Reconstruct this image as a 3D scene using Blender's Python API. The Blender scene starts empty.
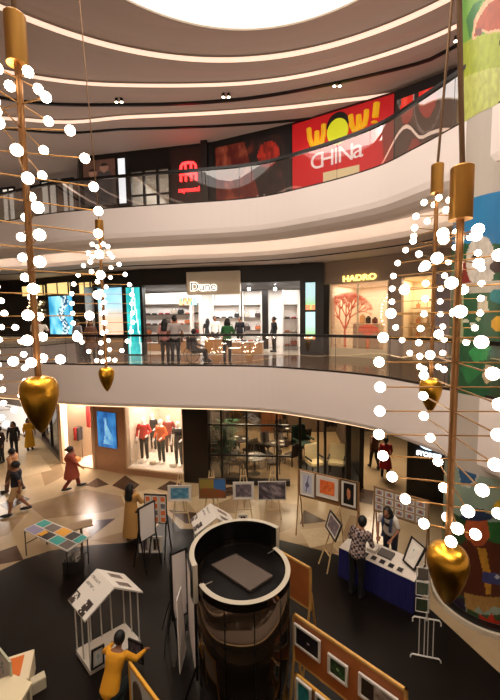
import bpy, bmesh, math, random
from mathutils import Vector, Matrix
random.seed(4)
S = bpy.context.scene
COL = S.collection
PI = math.pi
# ------------------------------------------------------------------ camera
F = 355.0; TH = math.radians(5.0); RO = 0.0135; EYE = 6.4
_r0 = Vector((1, 0, 0)); CF = Vector((0, math.cos(TH), -math.sin(TH))); _u0 = Vector((0, math.sin(TH), math.cos(TH)))
CR = _r0*math.cos(RO) - _u0*math.sin(RO); CU = _u0*math.cos(RO) + _r0*math.sin(RO)
cd = bpy.data.cameras.new('camera'); cam = bpy.data.objects.new('camera', cd); COL.objects.link(cam)
cd.sensor_fit = 'HORIZONTAL'; cd.sensor_width = 36; cd.lens = F/500*36; cd.clip_start = .05; cd.clip_end = 200
cam.matrix_world = Matrix(((CR.x, CU.x, -CF.x, 0), (CR.y, CU.y, -CF.y, 0), (CR.z, CU.z, -CF.z, EYE), (0, 0, 0, 1)))
S.camera = cam
S.view_settings.view_transform = 'Standard'; S.view_settings.look = 'None'; S.view_settings.gamma = 1
S.view_settings.exposure = 0.12
EYEV = Vector((0, 0, EYE))
def ray(px, py): return (CR*((px-250)/F) + CU*((350-py)/F) + CF)
def G(px, py, z=0.0):
    d = ray(px, py); return EYEV + d*((z-EYE)/d.z)
def GY(px, py, y):
    d = ray(px, py); return EYEV + d*(y/d.y)
# ------------------------------------------------------------------ materials
def lin(c):
    if isinstance(c, str):
        c = tuple(int(c[i:i+2], 16)/255 for i in (0, 2, 4))
    return tuple((x/12.92 if x <= .04045 else ((x+.055)/1.055)**2.4) for x in c[:3])
MC = {}
def M(color, rough=.6, metal=0.0, emis=0.0, noise=0.0, nscale=8.0, spec=.5, bump=0.0, coat=0.0):
    key = (color, rough, metal, emis, noise, nscale, spec, bump, coat)
    if key in MC: return MC[key]
    m = bpy.data.materials.new('mat'); m.use_nodes = True; nt = m.node_tree; b = nt.nodes['Principled BSDF']
    c = lin(color); b.inputs['Base Color'].default_value = (*c, 1)
    b.inputs['Roughness'].default_value = rough; b.inputs['Metallic'].default_value = metal
    b.inputs['Specular IOR Level'].default_value = spec
    if coat: b.inputs['Coat Weight'].default_value = coat; b.inputs['Coat Roughness'].default_value = .05
    if emis:
        b.inputs['Emission Color'].default_value = (*c, 1); b.inputs['Emission Strength'].default_value = emis
    if noise or bump:
        tc = nt.nodes.new('ShaderNodeTexCoord'); n = nt.nodes.new('ShaderNodeTexNoise')
        n.inputs['Scale'].default_value = nscale; n.inputs['Detail'].default_value = 5
        nt.links.new(tc.outputs['Object'], n.inputs['Vector'])
        if noise:
            mr = nt.nodes.new('ShaderNodeMapRange'); mr.inputs['From Min'].default_value = .3; mr.inputs['From Max'].default_value = .7
            mr.inputs['To Min'].default_value = 1-noise; mr.inputs['To Max'].default_value = 1+noise
            nt.links.new(n.outputs['Fac'], mr.inputs['Value'])
            mx = nt.nodes.new('ShaderNodeVectorMath'); mx.operation = 'SCALE'; mx.inputs[0].default_value = c
            nt.links.new(mr.outputs['Result'], mx.inputs['Scale']); nt.links.new(mx.outputs['Vector'], b.inputs['Base Color'])
        if bump:
            bp = nt.nodes.new('ShaderNodeBump'); bp.inputs['Strength'].default_value = bump; bp.inputs['Distance'].default_value = .02
            nt.links.new(n.outputs['Fac'], bp.inputs['Height']); nt.links.new(bp.outputs['Normal'], b.inputs['Normal'])
    MC[key] = m; return m
def M_check(c1, c2, scale):
    m = bpy.data.materials.new('check'); m.use_nodes = True; nt = m.node_tree; b = nt.nodes['Principled BSDF']
    tc = nt.nodes.new('ShaderNodeTexCoord'); n = nt.nodes.new('ShaderNodeTexChecker'); n.inputs['Scale'].default_value = scale
    n.inputs['Color1'].default_value = (*lin(c1), 1); n.inputs['Color2'].default_value = (*lin(c2), 1)
    nt.links.new(tc.outputs['Object'], n.inputs['Vector']); nt.links.new(n.outputs['Color'], b.inputs['Base Color'])
    b.inputs['Roughness'].default_value = .8; return m
PR = {}
def M_print(emis=0.0, rough=.5):
    k = (emis, rough)
    if k in PR: return PR[k]
    m = bpy.data.materials.new('print'); m.use_nodes = True; nt = m.node_tree; b = nt.nodes['Principled BSDF']
    a = nt.nodes.new('ShaderNodeAttribute'); a.attribute_name = 'ink'
    nt.links.new(a.outputs['Color'], b.inputs['Base Color']); b.inputs['Roughness'].default_value = rough
    if emis:
        nt.links.new(a.outputs['Color'], b.inputs['Emission Color']); b.inputs['Emission Strength'].default_value = emis
    PR[k] = m; return m
def M_glass(refl=.12, tint=(1, 1, 1), rough=.02):
    k = ('g', refl, tint, rough)
    if k in MC: return MC[k]
    m = bpy.data.materials.new('glass'); m.use_nodes = True; nt = m.node_tree; nt.nodes.clear()
    o = nt.nodes.new('ShaderNodeOutputMaterial'); t = nt.nodes.new('ShaderNodeBsdfTransparent'); g = nt.nodes.new('ShaderNodeBsdfGlossy')
    t.inputs['Color'].default_value = (*tint, 1); g.inputs['Roughness'].default_value = rough
    lw = nt.nodes.new('ShaderNodeLayerWeight'); lw.inputs['Blend'].default_value = .35
    mr = nt.nodes.new('ShaderNodeMapRange'); mr.inputs['To Min'].default_value = refl; mr.inputs['To Max'].default_value = .75
    mx = nt.nodes.new('ShaderNodeMixShader'); nt.links.new(lw.outputs['Fresnel'], mr.inputs['Value'])
    nt.links.new(mr.outputs['Result'], mx.inputs[0]); nt.links.new(t.outputs[0], mx.inputs[1]); nt.links.new(g.outputs[0], mx.inputs[2])
    nt.links.new(mx.outputs[0], o.inputs[0]); MC[k] = m; return m
GOLD = M('cf9a34', .3, 1.0, bump=.3, nscale=9); BRASS = M('b98a45', .35, 1.0); DBRASS = M('7c5836', .45, .9)
BLACK = M('0c0a0a', .35); WHITE = M('ece6dc', .55); CREAM = M('e8d9c0', .6)
PAINT = M('ece1dc', .65); WOOD = M('9c5a26', .5, noise=.15, nscale=14); LWOOD = M('c99a52', .5, noise=.12, nscale=14)
BULB = M('ffe8cc', .4, emis=18.0)
GLASS = M_glass()
# ------------------------------------------------------------------ object helpers
def tag(o, label=None, cat=None, group=None, kind=None):
    if label: o['label'] = label
    if cat: o['category'] = cat
    if group: o['group'] = group
    if kind: o['kind'] = kind
    return o
def empty(name, loc, label, cat, group=None, rz=0.0):
    o = bpy.data.objects.new(name, None); COL.objects.link(o); o.location = loc; o.rotation_euler = (0, 0, rz)
    o.empty_display_size = .1
    return tag(o, label, cat, group)
class MB:
    def __init__(s): s.bm = bmesh.new(); s.mi = 0
    def _m(s, vs):
        for f in {f for v in vs for f in v.link_faces}: f.material_index = s.mi
    def box(s, c, d, rot=None, bev=0.0):
        r = bmesh.ops.create_cube(s.bm, size=1); vs = r['verts']
        for v in vs: v.co = Vector((v.co.x*d[0], v.co.y*d[1], v.co.z*d[2]))
        if bev:
            es = list({e for v in vs for e in v.link_edges})
            q = bmesh.ops.bevel(s.bm, geom=es, offset=bev, segments=2, affect='EDGES'); vs = list({v for f in q['faces'] for v in f.verts} | {v for v in vs if v.is_valid})
        mt = Matrix.Translation(c) @ (rot.to_4x4() if rot is not None else Matrix.Identity(4))
        for v in vs: v.co = mt @ v.co
        s._m(vs); return s
    def tube(s, pts, r, n=8, cap=True):
        pts = [Vector(p) for p in pts]; rs = r if isinstance(r, (list, tuple)) else [r]*len(pts); rings = []
        for i, p in enumerate(pts):
            t = (pts[min(i+1, len(pts)-1)] - pts[max(i-1, 0)]).normalized()
            a = t.cross(Vector((0, 0, 1)))
            if a.length < .05: a = t.cross(Vector((0, 1, 0)))
            a.normalize(); b = t.cross(a)
            rings.append([s.bm.verts.new(p + (a*math.cos(2*PI*k/n) + b*math.sin(2*PI*k/n))*rs[i]) for k in range(n)])
        fs = []
        for A, B in zip(rings, rings[1:]):
            for k in range(n): fs.append(s.bm.faces.new((A[k], A[(k+1) % n], B[(k+1) % n], B[k])))
        if cap: fs.append(s.bm.faces.new(rings[0][::-1])); fs.append(s.bm.faces.new(rings[-1]))
        for f in fs: f.material_index = s.mi
        return s
    def lathe(s, prof, c=(0, 0, 0), n=24, sx=1.0, sy=1.0, mat=None, closed=False):
        c = Vector(c); rings = []
        for r, z in prof:
            rr = max(r, .0004)
            rings.append([s.bm.verts.new(c + Vector((rr*sx*math.cos(2*PI*k/n), rr*sy*math.sin(2*PI*k/n), z))) for k in range(n)])
        if mat is not None:
            for R in rings:
                for v in R: v.co = mat @ v.co
        fs = []
        seq = list(zip(rings, rings[1:])) + ([(rings[-1], rings[0])] if closed else [])
        for A, B in seq:
            for k in range(n): fs.append(s.bm.faces.new((A[k], A[(k+1) % n], B[(k+1) % n], B[k])))
        if not closed:
            fs.append(s.bm.faces.new(rings[0][::-1])); fs.append(s.bm.faces.new(rings[-1]))
        for f in fs: f.material_index = s.mi
        return s
    def ball(s, c, r, sub=2, sc=(1, 1, 1), rot=None):
        q = bmesh.ops.create_icosphere(s.bm, subdivisions=sub, radius=r)
        for v in q['verts']:
            p = Vector((v.co.x*sc[0], v.co.y*sc[1], v.co.z*sc[2]))
            if rot is not None: p = rot @ p
            v.co = p + Vector(c)
        s._m(q['verts']); return s
    def face(s, pts):
        f = s.bm.faces.new([s.bm.verts.new(p) for p in pts]); f.material_index = s.mi; return s
    def prism(s, pts, off):
        off = Vector(off); a = [s.bm.verts.new(Vector(p)) for p in pts]; b = [s.bm.verts.new(Vector(p)+off) for p in pts]; n = len(pts)
        fs = [s.bm.faces.new(a[::-1]), s.bm.faces.new(b)]
        for k in range(n): fs.append(s.bm.faces.new((a[k], a[(k+1) % n], b[(k+1) % n], b[k])))
        for f in fs: f.material_index = s.mi
        return s
    def build(s, name, mats, parent=None, smooth=False, label=None, inv=True):
        bmesh.ops.recalc_face_normals(s.bm, faces=s.bm.faces)
        me = bpy.data.meshes.new(name); s.bm.to_mesh(me); s.bm.free()
        for m in (mats if isinstance(mats, (list, tuple)) else [mats]): me.materials.append(m)
        if smooth:
            for p in me.polygons: p.use_smooth = True
        o = bpy.data.objects.new(name, me); COL.objects.link(o)
        if parent is not None: o.parent = parent
        if label: o['label'] = label
        return o
def struct(o): o['kind'] = 'structure'; return o
def copy_tree(o, parent=None):
    c = o.copy(); COL.objects.link(c); mi = o.matrix_parent_inverse.copy(); c.parent = parent; c.matrix_parent_inverse = mi
    for ch in list(o.children): copy_tree(ch, c)
    return c
def spline(pts, n=12, closed=False):
    pts = [Vector(p).to_3d() if len(p) == 2 else Vector(p) for p in pts]; out = []; N = len(pts)
    rng = range(N) if closed else range(N-1)
    for i in rng:
        if closed: p0, p1, p2, p3 = pts[i-1], pts[i], pts[(i+1) % N], pts[(i+2) % N]
        else: p0, p1, p2, p3 = pts[max(i-1, 0)], pts[i], pts[i+1], pts[min(i+2, N-1)]
        for k in range(n):
            t = k/n
            out.append(.5*((2*p1) + (p2-p0)*t + (2*p0-5*p1+4*p2-p3)*t*t + (3*p1-p0-3*p2+p3)*t**3))
    if not closed: out.append(pts[-1])
    return out
def offset(c, d, closed=True):
    n = len(c); out = []
    for i in range(n):
        a = c[i-1] if (closed or i) else c[0]; b = c[(i+1) % n] if (closed or i < n-1) else c[-1]
        t = (b-a); t.z = 0; t.normalize(); out.append(c[i] + Vector((-t.y, t.x, 0))*d)   # left of travel
    return out
def loft(curves, mats, name, closed=True, midx=None, smooth=True):
    mb = MB(); R = [[mb.bm.verts.new(p) for p in c] for c in curves]
    for j, (A, B) in enumerate(zip(R, R[1:])):
        n = len(A)
        for k in range(n if closed else n-1):
            f = mb.bm.faces.new((A[k], A[(k+1) % n], B[(k+1) % n], B[k])); f.material_index = midx[j] if midx else 0
    return mb.build(name, mats, smooth=False)
def at_z(c, z): return [Vector((p.x, p.y, z)) for p in c]
# a vertical plane through p0 -> p1; u along, v up from z0, w towards the atrium
class Fr:
    def __init__(s, p0, p1, z0=0.0):
        s.p = Vector((p0[0], p0[1], z0)); q = Vector((p1[0], p1[1], z0)); s.L = (q-s.p).length; s.u = (q-s.p)/s.L
        s.n = Vector((s.u.y, -s.u.x, 0)); s.z0 = z0
    def at(s, u, v, w=0.0): return s.p + s.u*u + Vector((0, 0, v)) + s.n*w
    def px(s, x, y, w=0.0):
        d = ray(x, y); t = ((s.p + s.n*w - EYEV).dot(s.n))/d.dot(s.n); h = EYEV + d*t - s.p
        return h.dot(s.u), h.z
    def rot(s): return Matrix((s.u, -s.n, Vector((0, 0, 1)))).transposed()
    def box(s, mb, u0, u1, v0, v1, w0, w1, bev=0.0):
        return mb.box(s.at((u0+u1)/2, (v0+v1)/2, (w0+w1)/2), (abs(u1-u0), abs(w1-w0), abs(v1-v0)), s.rot(), bev)
    def rz(s): return math.atan2(s.u.y, s.u.x)
def paint(name, pos, nx, ny, fn, parent=None, emis=0.0, rough=.5, label=None):
    """a thin printed sheet: pos(s,t) places it, fn(s,t) is its ink"""
    vs = [pos(i/nx, j/ny) for j in range(ny+1) for i in range(nx+1)]; fs = []; cols = []
    for j in range(ny):
        for i in range(nx):
            a = j*(nx+1)+i; fs.append((a, a+1, a+nx+2, a+nx+1)); cols.append(fn((i+.5)/nx, (j+.5)/ny))
    me = bpy.data.meshes.new(name); me.from_pydata([tuple(v) for v in vs], [], fs)
    ca = me.color_attributes.new('ink', 'FLOAT_COLOR', 'CORNER'); d = []
    for c in cols: d += [*lin(c), 1.0]*4
    ca.data.foreach_set('color', d); me.materials.append(M_print(emis, rough))
    o = bpy.data.objects.new(name, me); COL.objects.link(o)
    if parent is not None: o.parent = parent
    if label: o['label'] = label
    return o
def inside(p, poly):
    x, y = p; c = False; n = len(poly)
    for i in range(n):
        x1, y1 = poly[i]; x2, y2 = poly[i-1]
        if (y1 > y) != (y2 > y) and x < (x2-x1)*(y-y1)/(y2-y1)+x1: c = not c
    return c
def _h(i, j, k):
    n = (i*374761393 + j*668265263 + int(k*97)*2147483647) & 0xffffffff; n = ((n ^ (n >> 13))*1274126177) & 0xffffffff
    return ((n ^ (n >> 16)) & 0xffff)/65535
def _vn(x, y, k):
    i, j = math.floor(x), math.floor(y); u, v = x-i, y-j; u = u*u*(3-2*u); v = v*v*(3-2*v)
    return (_h(i, j, k)*(1-u)+_h(i+1, j, k)*u)*(1-v) + (_h(i, j+1, k)*(1-u)+_h(i+1, j+1, k)*u)*v
def nz(x, y, k=0):
    n = .6*_vn(x, y, k) + .3*_vn(x*2.1+9, y*2.1, k+1) + .1*_vn(x*4.3, y*4.3+5, k+2)
    return min(1, max(0, (n-.5)*1.7+.5))
def mixc(a, b, t):
    f = lambda c: tuple(int(c[i:i+2], 16)/255 for i in (0, 2, 4)) if isinstance(c, str) else c
    a = f(a); b = f(b); return tuple(a[i]*(1-t)+b[i]*t for i in range(3))
def hexc(c): return mixc(c, c, 0)
def area(loc, size, power, color=(1, .82, .62), rot=(0, 0, 0), sy=None, spread=None):
    l = bpy.data.lights.new('area', 'AREA'); l.energy = power; l.color = color; l.size = size
    if sy: l.shape = 'RECTANGLE'; l.size_y = sy
    if spread: l.spread = spread
    o = bpy.data.objects.new('area_light', l); COL.objects.link(o); o.location = loc; o.rotation_euler = rot; return o
def spot(loc, power, ang=70, color=(1, .8, .58), rot=(0, 0, 0), r=.06, blend=.6):
    l = bpy.data.lights.new('spot', 'SPOT'); l.energy = power; l.color = color; l.spot_size = math.radians(ang); l.spot_blend = blend; l.shadow_soft_size = r
    o = bpy.data.objects.new('downlight', l); COL.objects.link(o); o.location = loc; o.rotation_euler = rot; return o
def text(body, fr, u, v, h, w=.03, mat=None, parent=None, name='lettering', ext=.01, bold=0.0, sx=1.0, align='CENTER'):
    c = bpy.data.curves.new(name, 'FONT'); c.body = body; c.size = h*1.4; c.extrude = ext; c.offset = bold; c.align_x = align
    o = bpy.data.objects.new(name, c); COL.objects.link(o)
    bpy.context.view_layer.update()
    me = bpy.data.meshes.new_from_object(o.evaluated_get(bpy.context.evaluated_depsgraph_get()))
    bpy.data.objects.remove(o)
    R = Matrix((fr.u, Vector((0, 0, 1)), fr.n)).transposed().to_4x4()
    me.transform(Matrix.Translation(fr.at(u, v, w)) @ R @ Matrix.Diagonal((sx, 1, 1, 1)))
    me.materials.clear(); me.materials.append(mat)
    o = bpy.data.objects.new(name, me); COL.objects.link(o)
    if parent is not None: o.parent = parent
    return o
# empties at a frame-based thing: children are built in world space, so the empty stays at the origin of its base and children are shifted
def rebase(root):
    bpy.context.view_layer.update()
    def inv(ch): ch.matrix_parent_inverse = root.matrix_world.inverted()
    for ch in root.children: inv(ch)
# ================================================================== SETTING
STONE = M('b89a80', .35, noise=.06, nscale=2); TAN = M('a9764e', .5); DARKW = M('17110f', .35); BROWNW = M('a8785a', .45)
LED = M('ffd9a8', .5, emis=1.6); SOFFIT = M('d5c6bc', .7); CEIL2 = M('b39f95', .75)
ctrl = [(-16, 15.2), (-13, 15.0), (-10.1, 14.3), (-6.83, 13.05), (-3.52, 12.4), (0, 11.8), (1.83, 10.8), (3.27, 9.6), (3.88, 8.5), (4.3, 7.5), (4.69, 6.5),
        (4.95, 4.8), (4.7, 2.8), (3.6, .9), (1.6, -.1), (-2, -.22), (-8, -.3), (-14, 1.2), (-18.5, 5), (-18.8, 11)]
C = spline(ctrl, 10, True)
def prof(name, pts, mats, midx): return struct(loft([at_z(offset(C, o), z) for o, z in pts], mats, name, True, midx))
MARB1 = M('5f4f45', .12, noise=.15, nscale=1.5)
prof('floor', [(9, 4.8), (0, 4.8)], [MARB1], [0])
prof('trim_1', [(0, 4.8), (0, 3.42), (.03, 3.34), (.09, 3.3), (.34, 3.3), (.34, 3.2)], [PAINT, LED], [0, 0, 0, 0, 1])
prof('ceiling', [(.34, 3.2), (9, 3.2)], [SOFFIT], [0])
prof('floor', [(9, 10.25), (0, 10.25)], [MARB1], [0])
prof('trim_2', [(0, 10.25), (0, 9.4), (.03, 9.25), (.14, 9.12), (.3, 9.04), (.55, 9.0), (.55, 9.05), (.56, 9.12), (.56, 9.2), (1.45, 9.2), (1.5, 8.85), (1.62, 8.72)],
     [PAINT, M('ffe6cc', .5, emis=20.0)], [0, 0, 0, 0, 0, 0, 1, 0, 0, 0, 0])
prof('ceiling', [(1.62, 8.72), (9, 8.72)], [SOFFIT], [0])
prof('trim_3', [(2.6, 8.72), (2.6, 8.69), (2.66, 8.69), (2.66, 8.72)], [BLACK], [0, 0, 0])
# --- ceiling of the top level: stepped rings around the luminous oval
def ell(cx, cy, a, b, n=160): return [Vector((cx - a*math.cos(2*PI*k/n), cy + b*math.sin(2*PI*k/n), 0)) for k in range(n)]
def resample(c, n=160, ctr=(-.5, 5)):
    out = []
    for k in range(n):
        an = PI - 2*PI*k/n; d = Vector((math.cos(an), math.sin(an), 0)); best = None
        for i in range(len(c)):
            a = c[i-1]-Vector((*ctr, 0)); b = c[i]-Vector((*ctr, 0)); e = b-a
            den = d.x*e.y-d.y*e.x
            if abs(den) < 1e-9: continue
            t = (a.x*e.y-a.y*e.x)/den; s_ = (a.x*d.y-a.y*d.x)/den
            if t > 0 and -1e-6 <= s_ <= 1+1e-6 and (best is None or t > best): best = t
        out.append(Vector((*ctr, 0)) + d*(best or 5))
    return out
R0 = resample(ell(0, 4, 5.95, 6.98)); R1 = resample(ell(-.6, 4, 8.7, 7.95))
R2 = resample(spline([(-10.8, 9.5), (-8.6, 11.6), (-6.5, 12.5), (-3.95, 12.85), (.12, 12.8), (3.3, 12.0), (6.0, 10.4), (8, 7.5), (8.8, 4), (7, -2), (0, -5), (-8, -3), (-11.8, 3)], 12, True))
RT = resample(spline([(-12, 10.6), (-8.71, 13.3), (-4.65, 13.8), (.12, 13.5), (4.9, 12.06), (6.23, 11.07), (8.6, 8), (9.4, 4), (7.6, -2.5), (0, -6), (-9, -4), (-13, 3)], 12, True))
R3 = resample(spline([(-12.8, 12.5), tuple(G(40, 122, 14.2).xy), tuple(G(130, 118, 14.2).xy), tuple(G(230, 113, 14.2).xy), tuple(G(325, 104, 14.2).xy), (6.6, 12.6), (9.4, 9), (10.2, 4), (8.4, -3.2), (0, -7), (-10, -5), (-14, 3)], 12, True))
R4 = [p*1.0 + (p-Vector((-.5, 5, 0))).normalized()*9 for p in R3]
def ringset(name, seq, mats, mi): return struct(loft([at_z(c, z) for c, z in seq], mats, name, True, mi))
def shrink(c, d): return [p-(p-Vector((-.5, 5, 0))).normalized()*d for p in c]
SKY = M('f6eeea', .5, emis=.95)
LED2 = M('ffdcc4', .5, emis=.85)
mb = MB(); mb.face([Vector((p.x, p.y, 14.72)) for p in R0]); struct(mb.build('ceiling', SKY))
ringset('ceiling', [(R0, 14.72), (R0, 14.67), (shrink(R0, -.07), 14.665), (shrink(R1, .9), 14.74), (shrink(R1, .3), 14.74), (R1, 14.67), (R1, 14.62), (shrink(R1, -.05), 14.5),
    (shrink(R1, -.4), 14.46), (shrink(R2, .25), 14.52), (R2, 14.495), (R2, 14.445), (shrink(R2, -.05), 14.36), (shrink(R2, -.4), 14.32), (shrink(R3, .2), 14.38), (R3, 14.35), (R3, 14.30), (shrink(R3, -.05), 14.2), (R4, 14.2)],
    [CEIL2, LED2, CREAM], [2, 0, 0, 0, 0, 0, 1, 0, 0, 0, 0, 1, 0, 0, 0, 0, 1, 0, 0][:18])
struct(loft([at_z(shrink(RT, .05), 14.345), at_z(shrink(RT, .05), 14.27), at_z(shrink(RT, -.05), 14.27), at_z(shrink(RT, -.05), 14.345)], [BLACK], 'trim_4'))
struct(loft([at_z(shrink(R3, -.75), 14.2), at_z(shrink(R3, -.75), 14.13), at_z(shrink(R3, -.83), 14.13), at_z(shrink(R3, -.83), 14.2)], [BLACK], 'trim_5'))
# twin track spots on the black tracks
def track_spots(px, py, z, label):
    p = G(px, py, z); e = empty('track_light', p, label, 'light', 'twin spots on the ceiling tracks')
    for dx in (-.09, .09):
        q = p+Vector((dx, 0, 0)); b = MB().tube([q+Vector((0, 0, .12)), q], [.05, .06], 10).build('lamp_housing', BLACK, e)
        MB().tube([q+Vector((0, 0, -.002)), q+Vector((0, 0, -.012))], .05, 10).build('lens', M('fff0d0', .4, emis=14), b)
    rebase(e)
    for o in list(e.children):
        for c in o.children: pass
for (x, y, t) in ((119, 102, 'pair of small lit spots on the black track above the gold stems'), (226, 97, 'pair of small lit spots midway along the black ceiling track'),
                  (337, 86, 'pair of small lit spots on the ceiling track above the red sign'), (459, 41, 'pair of small lit spots at the ceiling track end by the mural')):
    track_spots(x, y, 14.2, t)
# --- outer shell behind everything, and behind the camera
mb = MB(); mb.box((0, -8, 7.5), (44, .3, 16)); struct(mb.build('wall_front', CREAM))
mb = MB(); mb.box((-24, 8, 7.5), (.3, 34, 16)); struct(mb.build('wall_left', CREAM))
mb = MB(); mb.box((16, 8, 7.5), (.3, 34, 16)); struct(mb.build('wall_right', CREAM))
mb = MB(); mb.box((-4, 26, 7.5), (42, .3, 16)); struct(mb.build('wall_back', CREAM))
# --- ground floor: pale stone with brown diamonds and a glossy black field
FB = M('a6906f', .24, noise=.10, nscale=1.1); FBR = M('4a3628', .22, noise=.12, nscale=2); FT = M('8c7456', .24, noise=.1, nscale=1.4); FK = M('100a07', .3, noise=.2, nscale=1.2, spec=.3); FLT = M('b5a180', .24, noise=.08)
mb = MB(); mb.mi = 0
mb.face([(-24, -8, 0), (16, -8, 0), (16, 26, 0), (-24, 26, 0)])
def poly(pts, mi, z):
    mb.mi = mi; mb.face([Vector((p.x, p.y, z)) for p in (G(*q) if len(q) == 2 else Vector(q) for q in pts)])
tans = [[(28, 505), (85, 489), (125, 497), (128, 505), (105, 512), (45, 519)], [(0, 520), (25, 515), (8, 535), (-12, 540)], [(40, 470), (60, 462), (66, 475), (45, 486)],
        [(215, 495), (262, 500), (240, 514), (205, 510)], [(126, 525), (160, 505), (168, 512), (150, 532)], [(90, 541), (126, 531), (150, 533), (126, 545)], [(258, 500), (300, 505), (300, 524), (262, 540)],
        [(350, 515), (372, 520), (366, 545), (340, 540)], [(300, 560), (280, 545), (330, 542), (338, 553)]]
for i_, t in enumerate(tans): poly(t, 2, .001+.0003*i_)
lights = [[(0, 455), (40, 455), (52, 470), (10, 480)], [(122, 497), (150, 489), (165, 494), (128, 516)], [(186, 500), (214, 490), (232, 498), (196, 512)], [(300, 530), (340, 525), (345, 540), (310, 548)]]
for i_, t in enumerate(lights): poly(t, 4, .004+.0003*i_)
drk = [[(85, 485.5), (97.5, 478), (109, 484.6), (96, 487.8)], [(112, 485.5), (125, 475.6), (139.5, 484.6), (130.5, 493)], [(157, 489), (170, 481), (186, 486), (175, 492.5)], [(0, 505), (18, 494), (30, 499), (8, 510)],
       [(85, 521.5), (115.6, 518.6), (90, 538)], [(-14, 556), (16.6, 545.6), (23.5, 560), (-8, 566)], [(304, 510), (327, 521.6), (299.6, 524.6)], [(359, 488.6), (374, 491), (372, 505), (352, 500)], [(214, 489), (232, 487), (240, 494), (225, 497)],
       [(-20, 498), (-2, 490), (4, 494), (-10, 503)], [(196, 513), (168, 510), (186, 524), (200, 522)]]
for i_, t in enumerate(drk): poly(t, 1, .0055+.0003*i_)
blk = [(-60, 575), (-20, 566), (0, 571), (24, 559.5), (50, 551), (90, 545.5), (126, 543), (150, 535), (167, 514), (180, 529), (210, 529), (246, 522), (275, 539), (300, 545), (337, 555), (372, 572), (432, 611), (500, 674)]
poly([tuple(G(*q)) for q in blk] + [(5.6, 4.4, 0), (3.5, -4, 0), (-12, -4, 0), (-13, 6, 0)], 3, .0095)
fl = mb.build('floor', [FB, FBR, FT, FK, FLT]); struct(fl)
# --- railings
def railing(name, z, label):
    e = empty(name, (0, 11.8, z), label, 'railing'); inn = offset(C, .06)
    gp = loft([at_z(inn, z), at_z(inn, z+1.04)], [GLASS], 'glass_panel'); gp.parent = e; gp.data.polygons.foreach_set('use_smooth', [True]*len(gp.data.polygons))
    h = [p for p in offset(C, .08)]
    mb = MB(); R = [[mb.bm.verts.new(p) for p in at_z(c, zz)] for c, zz in ((offset(C, .02), z+1.03), (offset(C, .12), z+1.03), (offset(C, .12), z+1.11), (offset(C, .02), z+1.11))]
    n = len(R[0])
    for j in range(4):
        for k in range(n): mb.bm.faces.new((R[j][k], R[j][(k+1) % n], R[(j+1) % 4][(k+1) % n], R[(j+1) % 4][k]))
    mb.build('handrail', M('120d0b', .3, .3), e)
    loft([at_z(offset(C, .03), z+.001), at_z(offset(C, .03), z+.05), at_z(offset(C, .09), z+.05), at_z(offset(C, .09), z+.001)], [M('3a2f28', .4, .6)], 'glass_channel').parent = e
    acc = 0
    for k in range(n):
        a = inn[k]; b = inn[(k+1) % n]; acc += (b-a).length
        if acc > 1.5 and a.y > 3: acc = 0; MB().tube([(a.x, a.y, z), (a.x, a.y, z+1.03)], .006, 6).build('glass_joint', M('2a2420', .4), e)
    rebase(e)
railing('glass_railing', 4.8, 'curved glass railing with black handrail on the middle level')
railing('glass_railing', 10.25, 'curved glass railing with black handrail on the top level')
# ================================================================== walls helper
def wall(name, fr, u0, u1, v0, v1, mat, th=.2, w=0.0): mb = MB(); fr.box(mb, u0, u1, v0, v1, w-th, w); return struct(mb.build(name, mat))
def room(fr, u0, u1, v0, v1, depth, wallm, floorm, ceilm, w=-.05):
    a = lambda u, v, d: fr.at(u, v, w-d)
    mb = MB(); mb.face([a(u0, v0, depth), a(u1, v0, depth), a(u1, v1, depth), a(u0, v1, depth)]); struct(mb.build('wall_back', wallm))
    mb = MB(); mb.face([a(u0, v0, 0), a(u0, v0, depth), a(u0, v1, depth), a(u0, v1, 0)]); struct(mb.build('wall_left', wallm))
    mb = MB(); mb.face([a(u1, v0, 0), a(u1, v0, depth), a(u1, v1, depth), a(u1, v1, 0)]); struct(mb.build('wall_right', wallm))
    mb = MB(); mb.face([a(u0, v0+.012, 0), a(u1, v0+.012, 0), a(u1, v0+.012, depth), a(u0, v0+.012, depth)]); struct(mb.build('floor', floorm))
    mb = MB(); mb.face([a(u0, v1-.012, 0), a(u1, v1-.012, 0), a(u1, v1-.012, depth), a(u0, v1-.012, depth)]); struct(mb.build('ceiling', ceilm))
def rlight(fr, u0, u1, v, w0, w1, power, color=(1, .84, .66)):
    p = fr.at((u0+u1)/2, v, (w0+w1)/2); return area(p, abs(u1-u0), power, color, (0, 0, fr.rz()), sy=abs(w1-w0))
# ================================================================== TOP LEVEL SHOPFRONTS
ZC2 = 14.2
def top(px, py): p = G(px, py, ZC2); return (p.x, p.y)
pts2 = [top(30, 182), top(77, 172), top(78, 157), top(212, 142), top(292, 123), top(395, 91), top(462, 65)]
L2F = [Fr(pts2[2], pts2[3], 10.25), Fr(pts2[3], pts2[4], 10.25), Fr(pts2[4], pts2[5], 10.25), Fr(pts2[5], pts2[6], 10.25)]
HL2 = ZC2-10.25
GM = M('2a2320', .4)
RED = M('d8141c', .45); REDG = M('ff2a2a', .4, emis=5.0)
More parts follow.
